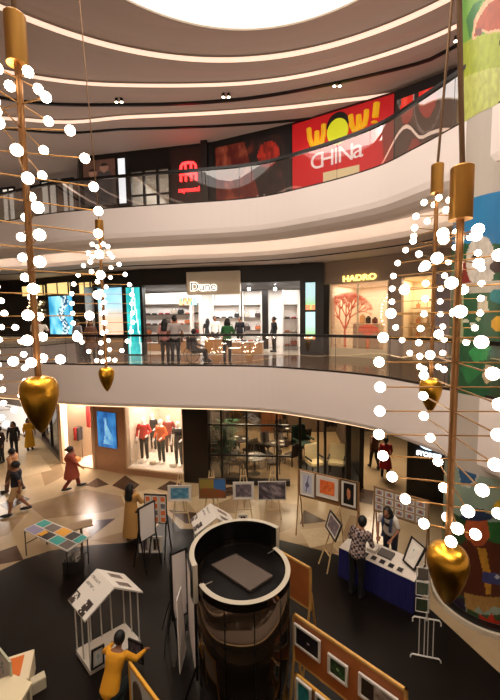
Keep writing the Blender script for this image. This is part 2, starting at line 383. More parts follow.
# left: far shop receding
fl0 = Fr((pts2[0][0]-9, pts2[0][1]+1.5), pts2[1], 10.25)
wall('wall_back', fl0, 0, fl0.L, 0, HL2, DARKW, .2, -1.5)
def window_panel(fr, x0, y0, x1, y1, color, em, name, label, cat='panel', w=.03, frame=None, parent=None, group=None):
    u0, v1 = fr.px(x0, y0); u1, v0 = fr.px(x1, y1); v0 = max(v0, .02)
    mb = MB(); fr.box(mb, u0, u1, v0, v1, w-.03, w)
    o = mb.build(name, M(color, .4, emis=em), parent)
    if parent is None: tag(o, label, cat, group)
    return o
fe = fl0
for i, (x0, y0, x1, y1) in enumerate([(2, 190, 16, 213), (41, 183, 58, 208), (62, 181, 75, 206)]):
    u0, v1 = fe.px(x0, y0); u1, v0 = fe.px(x1, y1)
    mb = MB(); fe.box(mb, u0, u1, .4, v1, -.03, 0); mb.mi = 1
    for a in (u0, u1, (u0+u1)/2): fe.box(mb, a-.05, a+.05, .3, v1+.1, -.02, .04)
    fe.box(mb, u0, u1, v1, v1+.12, -.02, .04)
    struct(mb.build('window_%d' % (i+1), [M('efe6d8', .4, emis=.8), BLACK]))
# raymond shop
fr = L2F[0]; U = lambda x, f=fr, y=180: f.px(x, y)[0]
wall('wall_back', fr, 0, U(82), 0, HL2, GM, .2); wall('wall_back', fr, U(82), U(130), 0, HL2, BLACK, .2)
wall('wall_back', fr, U(130), U(170), 3.1, HL2, BLACK, .2); wall('wall_back', fr, U(170), fr.L, 0, HL2, M('1c1513', .5), .2)
room(fr, U(130), U(170), 0, 3.1, 5, M('cfc7bb', .7), M('80705f', .3), M('d8d2c8', .7))
rlight(fr, U(134), U(166), 3.05, -1, -4, 60, (1, .93, .84))
mb = MB()
for u in (U(130), U(144), U(157.5), U(170)): fr.box(mb, u-.06, u+.06, 0, 3.1, -.06, .04)
fr.box(mb, U(130), U(170), 3.0, 3.15, -.06, .04); fr.box(mb, U(130), U(170), 1.9, 1.98, -.06, .02)
struct(mb.build('window_4', BLACK))
mb = MB(); fr.box(mb, U(131), U(169), .05, 3.0, -.02, -.01); struct(mb.build('window_5', GLASS))
tag(window_panel(fr, 118, 159, 126.5, 203, 'd8dde2', 1.0, 'lit_sign', 'narrow white lit panel beside the couple poster on the top level'), cat='panel')
def poster_fn(s, t):
    for cx, cy, r, hair in ((.3, .72, .13, .8), (.66, .82, .13, .95)):
        if (s-cx)**2/r**2 + (t-cy)**2/(r*.75)**2 < 1: return hexc('a97f6c') if t < cy+.04 else hexc('1d1512')
        if abs(s-cx) < .24-.15*max(0, t-cy+.2)/.3 and t < cy-.08: return mixc('57504e', '39363a', nz(s*9, t*4))
    return mixc('5a4238', '7c5548', nz(s*5, t*7, 2)) if t > .6 else mixc('4a4441', '6c625c', nz(s*3, t*5))
def sheet(name, fr, x0, y0, x1, y1, fn, nx=24, ny=24, emis=0.0, w=.03, label=None, cat=None, group=None, parent=None, v0=None, v1=None, back=True):
    u0 = fr.px(x0, (y0+y1)/2)[0]; u1 = fr.px(x1, (y0+y1)/2)[0]
    if v1 is None: v1 = fr.px((x0+x1)/2, y0)[1]
    if v0 is None: v0 = max(.02, fr.px((x0+x1)/2, y1)[1])
    o = paint(name, lambda s, t: fr.at(u0+(u1-u0)*s, v0+(v1-v0)*t, w+.004), nx, ny, fn, None, emis)
    r = o
    if label:
        r = empty(name, fr.at((u0+u1)/2, v0, w), label, cat, group)
        o.name = 'printed_face'; o.parent = r
        mb = MB(); fr.box(mb, u0, u1, v0, v1, w-.03, w); mb.build('backing_board', BLACK, r); rebase(r)
    elif parent: o.parent = parent
    return r
sheet('fashion_poster', fr, 84, 150, 116, 206, poster_fn, 40, 50, .12, label='dim poster of a couple in suits beside the glass shop door, top level', cat='poster', v1=HL2-.25)
# raymond sign
e = empty('raymond_sign', fr.at(U(189), 0, .1), 'dark panel with glowing red raymond sign and emblem', 'sign')
u0, u1 = U(172), U(207)
mb = MB(); fr.box(mb, u0, u1, 0, HL2-.15, .0, .06); mb.build('panel', M('2a1512', .5), e)
uc = U(189.5); 
def arch(mb, u, v, s, sgn):
    pts = [fr.at(u-sgn*.30*s, v-.38*s, .12), fr.at(u-sgn*.30*s, v+.05*s, .12)] + [fr.at(u-sgn*.30*s*math.cos(a), v+.05*s+.3*s*math.sin(a), .12) for a in (0.5, 1.0, 1.57)]
    mb.tube(pts, .055*s, 6)
ve = fr.px(189.5, 173)[1]
mb = MB()
for k in (-1, 1):
    mb.tube([fr.at(uc+k*.36, ve-.38, .12), fr.at(uc+k*.36, ve-.1, .12)], .055, 6)
    mb.tube([fr.at(uc+k*.36, ve+.08, .12), fr.at(uc+k*.34, ve+.28, .12), fr.at(uc+k*.24, ve+.38, .12), fr.at(uc, ve+.4, .12)], .055, 6)
    mb.tube([fr.at(uc+k*.13, ve-.38, .12), fr.at(uc+k*.13, ve-.1, .12)], .05, 6); mb.tube([fr.at(uc+k*.13, ve+.06, .12), fr.at(uc+k*.13, ve+.38, .12)], .05, 6)
mb.tube([fr.at(uc-.42, ve-.1, .12), fr.at(uc+.42, ve-.1, .12)], .045, 6); mb.tube([fr.at(uc-.42, ve+.07, .12), fr.at(uc+.42, ve+.07, .12)], .045, 6)
mb.build('emblem', REDG, e)
text('raymond', fr, uc, fr.px(189, 191)[1]-.06, .2, .1, REDG, e, bold=.006); rebase(e)
mb = MB(); fr.box(mb, U(203), U(209), 0, HL2, 0, .25); struct(mb.build('trim_6', M('1a1311', .5)))
# clothes rack inside
e = empty('clothes_rack', fr.at(U(155), 0, -2.2), 'metal clothes rack seen through the top level glass door', 'rack')
mb = MB()
for u in (U(148), U(162)): mb.tube([fr.at(u, .0, -2.2), fr.at(u, 1.5, -2.2)], .025)
mb.tube([fr.at(U(148), 1.5, -2.2), fr.at(U(162), 1.5, -2.2)], .025); mb.build('rail', BLACK, e)
for k in range(7):
    u = U(149)+(U(161)-U(149))*k/6; mb = MB(); fr.box(mb, u-.03, u+.03, .45, 1.42, -2.42, -2.0, .02)
    mb.build('hanging_jacket', M(['3b3b44', '2b2522', '5c5a5a', '22242b'][k % 4], .8), e)
rebase(e)
# food banner (dark, with a round badge)
fr = L2F[1]; U = lambda x, f=fr, y=165: f.px(x, y)[0]
wall('wall_back', fr, 0, fr.L, 0, HL2, M('15100f', .5), .2)
wall('wall_back', Fr(pts2[1], pts2[2], 10.25), 0, Fr(pts2[1], pts2[2], 10.25).L, 0, HL2, BLACK, .1)
def banner_fn(s, t):
    cx, cy = .62, .22; d = math.hypot((s-cx)*1.0, (t-cy)*.9)
    if .085 < d < .10 or (.12 < d < .13): return hexc('b9aaa4')
    if t > .62 and .5 < s < .9 and (s-.72)**2/.02 + (t-.8)**2/.02 < 1: return mixc('c9301f', '7a1a12', nz(s*30, t*20))
    if s > .93: return hexc('120c0b')
    n = nz(s*14, t*9, 1)
    if s < .55-.3*(t-.5): return mixc('5a1712', 'a8553a', n*n)
    return mixc('1c1211', '6b2a20', n**3)
e = sheet('food_banner', fr, 216, 130, 291, 195, banner_fn, 80, 50, .12, label='dark food court banner with a red curry picture and round SMAAASH badge', cat='banner', v0=.05, v1=HL2-.3)
text('SMAAASH', fr, fr.px(251, 187)[0]+.05, .62, .2, .08, M('cfc4be', .6), e, bold=.002); rebase(e)
# WOW CHINA sign
fr = L2F[2]; U = lambda x, f=fr, y=140: f.px(x, y)[0]
wall('wall_back', fr, 0, fr.L, 0, HL2, M('4a0f0f', .5), .2)
e = empty('wow_china_sign', fr.at(U(340), 0, .1), 'big red WOW! CHINA restaurant sign with yellow letters and bowl', 'sign')
mb = MB(); fr.box(mb, 0.05, fr.L-.02, .1, HL2-.12, 0, .08); mb.build('panel', M('c4141a', .5, emis=.28), e)
YEL = M('eeb41c', .5, emis=.3); WHT = M('e8d8d8', .5, emis=.25)
def stroke(mb, pts, r): mb.tube([fr.at(u, v, .12) for u, v in pts], r, 6)
def pp(x, y): return fr.px(x, y)
def yletter(pl, r):
    mb = MB()
    for p in pl: stroke(mb, [pp(*q) for q in p], r)
    mb.build('letter', YEL, e)
yletter([[(310, 130), (311, 140), (313, 146), (316, 147), (317.5, 143), (318, 133)], [(318, 133), (318.5, 143), (320, 146), (323, 144), (324.5, 136), (324.8, 126)]], .1)
yletter([[(351.5, 117), (353, 128), (355, 132), (358, 131), (359.3, 126), (359.5, 117)], [(359.5, 117), (360.5, 126), (362.5, 129), (365.5, 126), (367, 119), (367.3, 112)]], .1)
yletter([[(377.5, 105), (376, 119)], [(375.2, 123.5), (375.0, 124.5)]], .12)
c_ = pp(338.5, 133); mb = MB()
for k in range(1): mb.prism([fr.at(c_[0]+.40*math.cos(a*PI/16), c_[1]+.46*math.sin(a*PI/16), .1) for a in range(32)], fr.n*.05)
mb.build('bowl_letter', M('d6dc22', .5, emis=.35), e)
mb = MB(); c_ = pp(338.5, 125); mb.prism([fr.at(c_[0]+.44*math.cos(a*PI/12), c_[1]+.5*math.sin(a*PI/12)-.08, .085) for a in range(13)], fr.n*.012); mb.build('wok_shape', M('1c0f0c', .5), e)
for ch, x, y in (('C', 318, 166), ('H', 328, 163.5), ('I', 337, 161), ('N', 346.5, 158.5), ('a', 358.5, 155)):
    u, v = pp(x, y); text(ch.upper() if ch != 'a' else 'a', fr, u, v-.12, .58 if ch != 'a' else .68, .1, WHT, e, name='letter', bold=.004)
mb = MB(); a = pp(324, 179); b = pp(360, 168); mb.prism([fr.at(a[0], a[1]-.15, .09), fr.at(b[0], a[1]-.15, .09), fr.at(b[0], a[1]+.2, .09), fr.at(a[0], a[1]+.2, .09)], fr.n*.02)
mb.build('caption_strip', M('d8c59a', .6, emis=.2), e); rebase(e)
# tomatoes poster
fr = L2F[3]; U = lambda x, f=fr, y=100: f.px(x, y)[0]
wall('wall_back', fr, 0, fr.L, 0, HL2, M('16110f', .5), .2)
_tp = [fr.px(x, y, .034) for x, y in ((428, 94), (407, 107), (405, 93))]; _tu = (fr.px(396, 115)[0], fr.px(445, 115)[0]); _tv = (.15, HL2-.35)
_tp = [((a-_tu[0])/(_tu[1]-_tu[0]), (b-_tv[0])/(_tv[1]-_tv[0])) for a, b in _tp]
def tom(s, t):
    for cx, cy, r, c in ((*_tp[0], .19, 'e0281e'), (*_tp[1], .14, 'd8281c'), (.42, .4, .16, 'b81e16'), (*_tp[2], .17, '4b4a45')):
        d = math.hypot(s-cx, (t-cy)*.9)
        if d < r: return mixc(c, 'ff8a6a', max(0, .5-6*math.hypot(s-cx+.05, t-cy-.06))) if c != '4b4a45' else mixc('2c2b28', '7c7a70', nz(s*40, t*30))
    if .27 < math.hypot(s-_tp[0][0], (t-_tp[0][1])*.8) < .29: return hexc('9a8b86')
    return mixc('140d0c', '3a1a15', nz(s*7, t*5))
sheet('food_poster', fr, 396, 90, 445, 140, tom, 44, 50, .5, label='poster of red tomatoes on black beside the red sign', cat='poster', v0=.15, v1=HL2-.35)
wall('wall_right', Fr(pts2[6], (pts2[6][0]+3, pts2[6][1]-4), 10.25), 0, 5, 0, HL2, M('cdbfb4', .7), .2)

# ================================================================== MIDDLE LEVEL SHOPFRONTS
Z1 = 4.8; H1 = 8.72-4.8
m = [(-19, 21.5), (-12.0, 19.6), (-7.2, 17.4), (-4.9, 16.4), (3.15, 15.2), (5.55, 13.2), (7.4, 11.6), (8.6, 9)]
fa, fb, fc, fd, fe, ff, fg = [Fr(m[i], m[i+1], Z1) for i in range(7)]
BLK1 = M('120d0b', .3)
wall('wall_back', fa, 0, fa.L, 0, H1, BLK1, .2)
wall('wall_back', fb, 0, fb.L, 0, H1, BLK1, .2); wall('wall_back', fc, 0, fc.L, 0, H1, BLK1, .2)
LIT = M('f6d58a', .5, emis=1.1)
for fr_, x0, y0, x1, y1, l in ((fb, 5, 291, 18, 300, 'small pale yellow lit sign box at the far left shopfront'), (fb, 21, 287, 45, 295, 'pale yellow lit sign box left of the blue screen'),
                            (fb, 48, 284, 70, 293.5, 'pale yellow lit sign box right above the blue screen'), (fc, 80, 283, 92, 294, 'pale yellow lit sign box behind the small far chandelier')):
    u0, v1 = fr_.px(x0, y0); u1, v0 = fr_.px(x1, y1); e = empty('sign_box', fr_.at((u0+u1)/2, v0, .05), l, 'sign', 'lit yellow sign boxes')
    mb = MB(); fr_.box(mb, u0, u1, v0, v1, 0, .08); mb.build('lit_face', LIT, e); mb = MB()
    for a in (u0, (u0+u1)/2, u1): fr_.box(mb, a-.03, a+.03, v0, v1, .06, .11)
    mb.build('frame', BLK1, e); rebase(e)
def scr1(s, t):
    a = mixc('1f86b8', '9fe6f5', nz(s*6, t*3, 1))
    if abs(s-.6-.1*math.sin(t*9)) < .13: a = mixc(a, 'eaf6f6' if nz(s*20, t*14) > .5 else '173a5a', .8)
    return a
def scr2(s, t): return mixc(mixc('d9b39a', 'f0c8b0', nz(s*3, t*4)), mixc('8fd0ee', 'b8ecfa', nz(s*2, t*5)), min(1, max(0, (t-.35)*3)))
def scr3(s, t):
    if abs((s-.3)-(t-.5)*.4) < .06 or abs((s-.7)+(t-.6)*.5) < .05: return hexc('d6f6f2')
    return mixc('0d8f9a', '45d6d2', nz(s*3, t*6, 2))
def greens(s, t): return mixc('9ad66a', 'bfe8f0', min(1, t*2)) if not (.03 < t < .2 and nz(s*12, 3) > .5) else hexc('e8a070')
sheet('video_screen', fb, 50, 296, 73.5, 334, scr1, 20, 34, 1.1, label='bright blue video screen with a white figure, far left middle level', cat='screen', group='lit shop screens')
sheet('video_screen', fc, 99, 288, 123, 336, scr2, 12, 24, 1.0, label='tall screen fading from pale blue to peach behind the small chandelier', cat='screen', group='lit shop screens')
sheet('video_screen', fd, 127.5, 287.5, 141, 354, scr3, 12, 40, .95, label='tall teal screen at the left edge of the Dune shopfront', cat='screen', group='lit shop screens')
sheet('display_counter', fc, 100, 338, 124, 356, lambda s, t: hexc('a58a72'), 4, 4, 0, label='pale counter front under the peach screen', cat='counter')
u = fb.px(24, 300)[0]
mb = MB()
# dark shop with small lights, far left
e = empty('bead_light_curtain', fb.at(fb.px(40, 300)[0], 1.5, .1), 'string of tiny warm lights on dark wall beside the blue screen', 'lights', None)
for k in range(24):
    uu, vv = fb.px(28+random.random()*17, 301+random.random()*16); mb.ball(fb.at(uu, vv, .08), .045, 1)
o = mb.build('small_bulbs', M('ffd9a0', .5, emis=4), e); o['kind'] = 'stuff'; rebase(e)
# Dune
U = lambda x, y=310, f=fd: f.px(x, y)[0]; V = lambda y, x=220, f=fd: f.px(x, y)[1]
d0, d1, d2 = U(143), U(300), fd.L
wall('wall_back', fd, 0, d0, 0, H1, BLK1, .3); wall('wall_back', fd, d0, d1, V(283), H1, BLK1, .3)
wall('wall_back', fd, d1, d2, 0, H1, M('150f10', .3), .35, .15)
SH = M('efe9e4', .6); room(fd, d0-2.9, d1, 0, V(283), 4.5, SH, M('b3a592', .2), M('2a2624', .6))
for w0 in (-.8, -2.6): rlight(fd, d0-1, d1-.3, V(284), w0, w0-.9, 260, (1, .95, .9))
def block_sign(fr, x0, y0, x1, y1, body, h, mat, face, name, label, bold=.01, th=.25, sx=1, dy=0):
    u0, v1 = fr.px(x0, y0); u1, v0 = fr.px(x1, y1); e = empty(name, fr.at((u0+u1)/2, v0, .1), label, 'sign')
    mb = MB(); fr.box(mb, u0, u1, v0, v1, -.05, th); mb.build('panel', face, e)
    text(body, fr, *[(a+b)/2 for a, b in zip((u0, v0), (u1, v1))][:1], (v0+v1)/2-h/2+dy, h, th+.03, mat, e, bold=bold, sx=sx); rebase(e); return e
e = block_sign(fd, 188, 273, 241, 294, '', .4, WHITE, M('b3a289', .5, emis=.12), 'dune_sign', 'beige sign block reading Dune in white letters')
uu = U(205, 287); vv = V(287, 205)
text('Dune', fd, uu, vv-.17, .36, .3, M('fffaf0', .5, emis=1.5), e, bold=.03, sx=1.05)
text('Dune', fd, uu, vv-.17, .36, .325, M('3a342e', .5), e, name='letter_core', bold=.0, sx=1.05); rebase(e)  # dark core set in front of the glowing letters
# shelves
def shelf_unit(fr, u0, u1, v0, v1, w, n, label, grp, d=.35):
    e = empty('shelf_unit', fr.at((u0+u1)/2, v0, w), label, 'shelf', grp); mb = MB(); fr.box(mb, u0, u1, v0, v1, w-d, w-d+.03); mb.build('back_panel', SH, e)
    vs = []
    for k in range(n):
        v = v0+.25+(v1-v0-.3)*k/n; mb = MB(); fr.box(mb, u0, u1, v-.03, v, w-d+.03, w); mb.build('shelf', M('4a4440', .4), e); vs.append(v)
    for u in (u0, u1): mb = MB(); fr.box(mb, u-.03, u+.03, v0, v1, w-d, w); mb.build('side_panel', M('dcd4cc', .5), e)
    rebase(e); return vs
SHOECOL = ['8a3a22', '3a2a24', 'b8683c', '222020', 'c9b8a8', '5c4a42', 'a02c2c']
def shoe(name='shoe'):
    mb = MB(); mb.box((0, 0, .012), (.26, .085, .024), bev=.008)
    mb.lathe([(.03, -.13), (.042, -.05), (.046, .02), (.036, .1), (.012, .135)], n=10, sx=.75, sy=1, mat=Matrix.Translation((0, 0, .05)) @ Matrix.Rotation(PI/2, 4, 'Y'))
    return mb
def bagm(): 
    mb = MB(); mb.box((0, 0, .12), (.32, .13, .22), bev=.03); return mb
protos = {}
def put_shoe(fr, u, v, w, ci, label, grp):
    k = ('s', ci)
    if k not in protos:
        protos[k] = shoe().build('shoe', M(SHOECOL[ci], .45), smooth=True); o = protos[k]
    else: o = protos[k].copy(); COL.objects.link(o)
    o.location = fr.at(u, v+.002, w); o.rotation_euler = (0, 0, fr.rz()+.35); tag(o, label, 'shoe', grp)
def put_bag(fr, u, v, w, ci, label, grp):
    k = ('b', ci)
    if k not in protos:
        protos[k] = o = bagm().build('handbag', M(SHOECOL[ci], .5), smooth=False)
        h = MB(); h.tube([(-.09, 0, .2), (-.08, 0, .31), (0, 0, .35), (.08, 0, .31), (.09, 0, .2)], .012, 6); h.build('handle', M('3a2a24', .5), o)
    else: o = copy_tree(protos[k])
    o.location = fr.at(u, v+.01, w); o.rotation_euler = (0, 0, fr.rz()+.1); tag(o, label, 'bag', grp)
ww = -3.9
def UW(x, w, y=310, f=fd): return f.px(x, y, w)[0]
def VW(y, w, x=200, f=fd): return f.px(x, y, w)[1]
units = [(143, 190, ww+1.2, 5, 'white shoe shelves at the left inside Dune'), (193, 199, ww+.9, 5, 'narrow shelf unit at the left end of the bag wall in Dune'), (213, 240, ww, 4, 'white bag shelves behind the shoppers in Dune'), (243, 261, ww, 4, 'white shelves right of the shoppers in Dune'), (283, 298, ww+2, 4, 'tall shelves by the right pillar of Dune')]
for x0, x1, w, n, lab in units:
    u0, u1 = UW(x0, w), UW(x1, w); vs = shelf_unit(fd, u0, u1, .02, VW(292, w), w, n, lab, 'Dune shelf units')
    for v in vs[:-1]:
        k = max(2, int((u1-u0)/.36))
        for j in range(k):
            u = u0+.2+(u1-u0-.4)*(j/(k-1))
            if random.random() < .28: put_bag(fd, u, v, w-.17, random.randrange(7), 'small handbag standing on the white shelves in Dune', 'handbags on the Dune shelves')
            else: put_shoe(fd, u, v, w-.17, random.randrange(7), 'shoe standing on the white shelves in Dune', 'shoes on the Dune shelves')
def mosaic(s, t): return hexc(['e0a24a', 'f0d890', '4aa0a0', 'd86a3a', 'efe2c8'][int(nz(int(s*24)*1.7, int(t*5)*2.1)*4.99)] if s < .7 else '9fc8cc')
sheet('mosaic_poster', fd, 159, 294.5, 180, 303, mosaic, 24, 5, .6, w=ww+1.25, label='orange and teal mosaic picture above the shoe shelves', cat='poster')
mb = MB(); fd.box(mb, UW(262, -3), UW(268, -3), 0, VW(292, -3), -3.3, -3); struct(mb.build('trim_7', BLK1))
def table_box(fr, x0, x1, y0, y1, w, d, mat, name, label, cat, grp=None, topm=None):
    u0 = fr.px(x0, y1, w)[0]; u1 = fr.px(x1, y1, w)[0]; v1 = max(.45, fr.px(x0, y0, w)[1]); e = empty(name, fr.at((u0+u1)/2, 0.01, w-d/2), label, cat, grp)
    mb = MB(); fr.box(mb, u0, u1, 0.014, v1-.04, w-d, w, .01); mb.build('body', mat, e); mb = MB(); fr.box(mb, u0-.02, u1+.02, v1-.04, v1, w-d-.02, w+.02); mb.build('top', topm or WHITE, e); rebase(e); return u0, u1, v1
TANW = M('b9895c', .5, noise=.08)
for x0, x1, y0, y1, w, lab in ((181, 196, 340, 356, -.6, 'pale wooden display block left of the wheelchair in Dune'), (205, 226, 339, 357, -.7, 'tan display table behind the woman in green'), (232, 262, 342, 358, -.5, 'wide tan display table by the Dune entrance'), (143.5, 165, 343, 352, -1.9, 'low tan bench under the shoe shelves')):
    u0, u1, v1 = table_box(fd, x0, x1, y0, y1, w, .7, TANW, 'display_table', lab, 'table', 'Dune display tables')
    for j in range(max(1, int((u1-u0)/.33))): put_shoe(fd, u0+.2+j*.32, v1, w-.3, j % 7, 'shoe standing on a tan display table in Dune', 'shoes on the display tables')
# twin green-blue light boxes on the dark pillar
for y0, y1, l in ((283, 310, 'upper green and blue light box on the dark pillar'), (312, 339, 'lower green and blue light box on the dark pillar')):
    sheet('light_box', fd, 305.5, y0, 315, y1, greens, 8, 16, .8, w=.2, label=l, cat='screen', group='pillar light boxes')
# downlights in Dune
for x, y in ((249, 289), (275, 283), (275, 289)):
    p = fd.at(UW(x, -1.2, y), VW(y, -1.2, x), -1.2); mb = MB(); mb.ball(p, .075, 2); tag(mb.build('shop_spotlight', M('ffffff', .5, emis=12)), 'small glaring white spotlight under the dark Dune ceiling', 'light', 'Dune ceiling spots')
# HADRO
U = lambda x, y=310, f=fe: f.px(x, y)[0]; V = lambda y, x=355, f=fe: f.px(x, y)[1]
GREYB = M('a08c7c', .5)
vt = V(282.5); h0, h1 = U(330), U(389)
wall('wall_back', fe, 0, fe.L, vt, H1, GREYB, .3); wall('wall_back', fe, 0, h0, 0, vt, BLK1, .3, .1); wall('wall_back', fe, h1, fe.L, 0, vt, GREYB, .3)
room(fe, h0, h1, 0, vt, 2.6, M('ead9c0', .6), M('cbb79a', .3), M('e8dac4', .6))
rlight(fe, h0+.1, h1-.1, vt-.03, -.4, -2.2, 70, (1, .85, .66))
mb = MB(); fe.box(mb, h0, h0+.05, 0, vt, -.05, .06); fe.box(mb, h1-.05, h1, 0, vt, -.05, .06); fe.box(mb, h0, h1, 0, .35, -.05, .06); fe.box(mb, (h0+h1)/2-.02, (h0+h1)/2+.02, 0, vt, -.03, .03); struct(mb.build('window_6', M('d8c6a6', .4)))
mb = MB(); fe.box(mb, h0, h1, .35, vt, -.02, -.01); struct(mb.build('window_7', GLASS))
e = empty('hadro_sign', fe.at(U(359), V(280), .1), 'glowing yellow HADRO sign over the pale shop window', 'sign')
uu, vv = fe.px(359.5, 279.6)
text('HADRO', fe, uu, vv-.03, .22, .06, M('ffe27a', .5, emis=2.2), e, bold=.012, sx=1.25)
rebase(e)
CORAL = M('f08464', .6, emis=.2)
def coral(fr, cu, v, w, h, label, seed):
    rnd = random.Random(seed); mb = MB()
    def br(p, a, l, r, dep):
        q = (p[0]+math.cos(a)*l, p[1]+math.sin(a)*l); mb.tube([fr.at(*p, w), fr.at(*q, w+rnd.uniform(-.05, .05))], [r, r*.75], 5)
        if dep:
            for da in (-.5, 0, .45): br(q, a+da+rnd.uniform(-.15, .15), l*.74, r*.72, dep-1)
    br((cu, v), PI/2, h*.25, .06, 5)
    tag(mb.build('coral_ornament', CORAL), label, 'ornament')
u, v = fe.px(337, 340, -.3); coral(fe, u+.3, .36, -.45, 2.9, 'tall orange coral branch decoration in the left window of HADRO', 2)
u, v = fe.px(368, 350, -.3); coral(fe, u, .36, -.25, 1.2, 'low orange coral decoration in front of the HADRO plinth', 5)
mb = MB(); u, _ = fe.px(366, 340, -.8); fe.box(mb, u-.55, u+.55, .02, 1.35, -1.3, -.7, .02); tag(mb.build('display_plinth', M('cfc0a4', .5)), 'pale display plinth in the HADRO window', 'plinth')
for du, hh, c, l in ((-.25, .32, 'd9b878', 'pale gold perfume bottle on the HADRO plinth, leftmost'), (0, .25, '2a1a14', 'dark bag on the middle of the HADRO plinth'), (.28, .2, '6a2a22', 'small dark red box at the right of the HADRO plinth')):
    mb = MB(); fe.box(mb, u+du-.1, u+du+.1, 1.352, 1.352+hh, -1.1, -.95, .02); fe.box(mb, u+du-.04, u+du+.04, 1.352+hh, 1.352+hh+.06, -1.06, -.99); tag(mb.build('perfume_bottle' if du < 0 else 'gift_bag', M(c, .4)), l, 'bottle' if du < 0 else 'bag')
# next window
n0, n1 = ff.px(396, 310)[0], ff.px(433, 310)[0]
wall('wall_back', ff, 0, ff.L, 3.05, H1, GREYB, .3); wall('wall_back', ff, n1, ff.L, 0, 3.05, M('8d8288', .6), .3); wall('wall_back', ff, 0, max(n0, .05), 0, 3.05, GREYB, .3); wall('wall_right', fg, 0, fg.L, 0, H1, M('8d8288', .6), .3)
room(ff, n0, n1, 0, 3.05, 2.0, M('f0dcb8', .6), M('cbb79a', .3), M('e8dac4', .6)); rlight(ff, n0+.1, n1-.1, 3.0, -.4, -1.6, 34, (1, .82, .6))
for v in (.75, 1.35, 1.95): 
    mb = MB(); ff.box(mb, n0+.1, n1-.1, v-.03, v, -1.9, -1.4); tag(mb.build('wall_shelf', M('a8865a', .5)), ['lowest', 'middle', 'top'][[.75, 1.35, 1.95].index(v)]+' wooden shelf in the small lit window right of HADRO', 'shelf', 'perfume shelves')
    for j in range(int((n1-n0-.55)/.28)+1):
        mb = MB(); ff.box(mb, n0+.25+j*.28, n0+.37+j*.28, v+.001, v+.16+.04*(j % 3), -1.75, -1.6, .01); ff.box(mb, n0+.29+j*.28, n0+.33+j*.28, v+.15, v+.24+.04*(j % 3), -1.7, -1.66)
        tag(mb.build('perfume_bottle', M(['c9885a', 'ead9c0', '5a3a2a'][j % 3], .3)), 'small bottle on a wooden shelf in the lit window right of HADRO', 'bottle', 'bottles on the perfume shelves')
# ================================================================== FIGURES
SKIN = M('8a5a3e', .6); SKIN2 = M('a87452', .6)
def remesh(mb, name, vox, mats, parent, sm=True):
    bmesh.ops.recalc_face_normals(mb.bm, faces=mb.bm.faces)
    me = bpy.data.meshes.new('tmp'); mb.bm.to_mesh(me); mb.bm.free(); o = bpy.data.objects.new('tmp', me); COL.objects.link(o)
    r = o.modifiers.new('r', 'REMESH'); r.mode = 'VOXEL'; r.voxel_size = vox
    s_ = o.modifiers.new('s', 'SMOOTH'); s_.factor = .5; s_.iterations = 2
    bpy.context.view_layer.update(); n = bpy.data.meshes.new_from_object(o.evaluated_get(bpy.context.evaluated_depsgraph_get()))
    bpy.data.objects.remove(o); n.name = name; n.materials.clear(); n.materials.append(mats)
    n.polygons.foreach_set('use_smooth', [True]*len(n.polygons))
    q = bpy.data.objects.new(name, n); COL.objects.link(q); q.parent = parent; return q
def limb(mb, a, b, ra, rb): mb.tube([a, b], [ra, rb], 10); mb.ball(a, ra*1.02, 2); mb.ball(b, rb*1.02, 2)
V3 = lambda *a: Vector(a)
POSES = {
 'stand': {},
 'walk': dict(kn=[(.09, -.12, .52), (-.09, .0, .5)], an=[(.09, -.18, .10), (-.09, .22, .13)], el=[(.24, .12, 1.16), (-.24, -.10, 1.16)], wr=[(.25, .10, .92), (-.25, -.24, .96)]),
 'work': dict(chest=(0, -.10, 1.28), neck=(0, -.18, 1.42), head=(0, -.27, 1.53), el=[(.25, -.18, 1.14), (-.25, -.18, 1.14)], wr=[(.18, -.44, 1.02), (-.14, -.44, 1.0)]),
 'reach': dict(neck=(0, -.03, 1.45), el=[(.26, -.16, 1.22), (-.24, -.10, 1.14)], wr=[(.24, -.40, 1.22), (-.26, -.34, 1.10)]),
 'rail': dict(chest=(0, -.06, 1.3), neck=(0, -.1, 1.44), head=(0, -.14, 1.6), el=[(.25, -.16, 1.15), (-.25, -.16, 1.15)], wr=[(.12, -.32, 1.1), (-.12, -.32, 1.1)]),
 'sit': dict(pel=(0, .05, .55), chest=(0, .08, .93), neck=(0, .06, 1.08), head=(0, .02, 1.24), kn=[(.11, -.38, .54), (-.11, -.38, .54)], an=[(.11, -.44, .14), (-.11, -.44, .14)],
             el=[(.27, -.02, .80), (-.27, -.02, .80)], wr=[(.2, -.26, .72), (-.2, -.26, .72)]),
 'squat': dict(pel=(0, .12, .30), chest=(0, -.06, .66), neck=(0, -.14, .82), head=(0, -.24, .95), kn=[(.2, -.30, .46), (-.12, -.26, .16)], an=[(.15, -.12, .09), (-.14, .16, .10)],
               el=[(.31, -.22, .64), (-.31, -.22, .64)], wr=[(.34, -.46, .54), (-.33, -.47, .55)]),
 'model': dict(el=[(.26, .04, 1.16), (-.27, .02, 1.16)], wr=[(.22, -.16, 1.08), (-.22, -.14, .98)]),
}
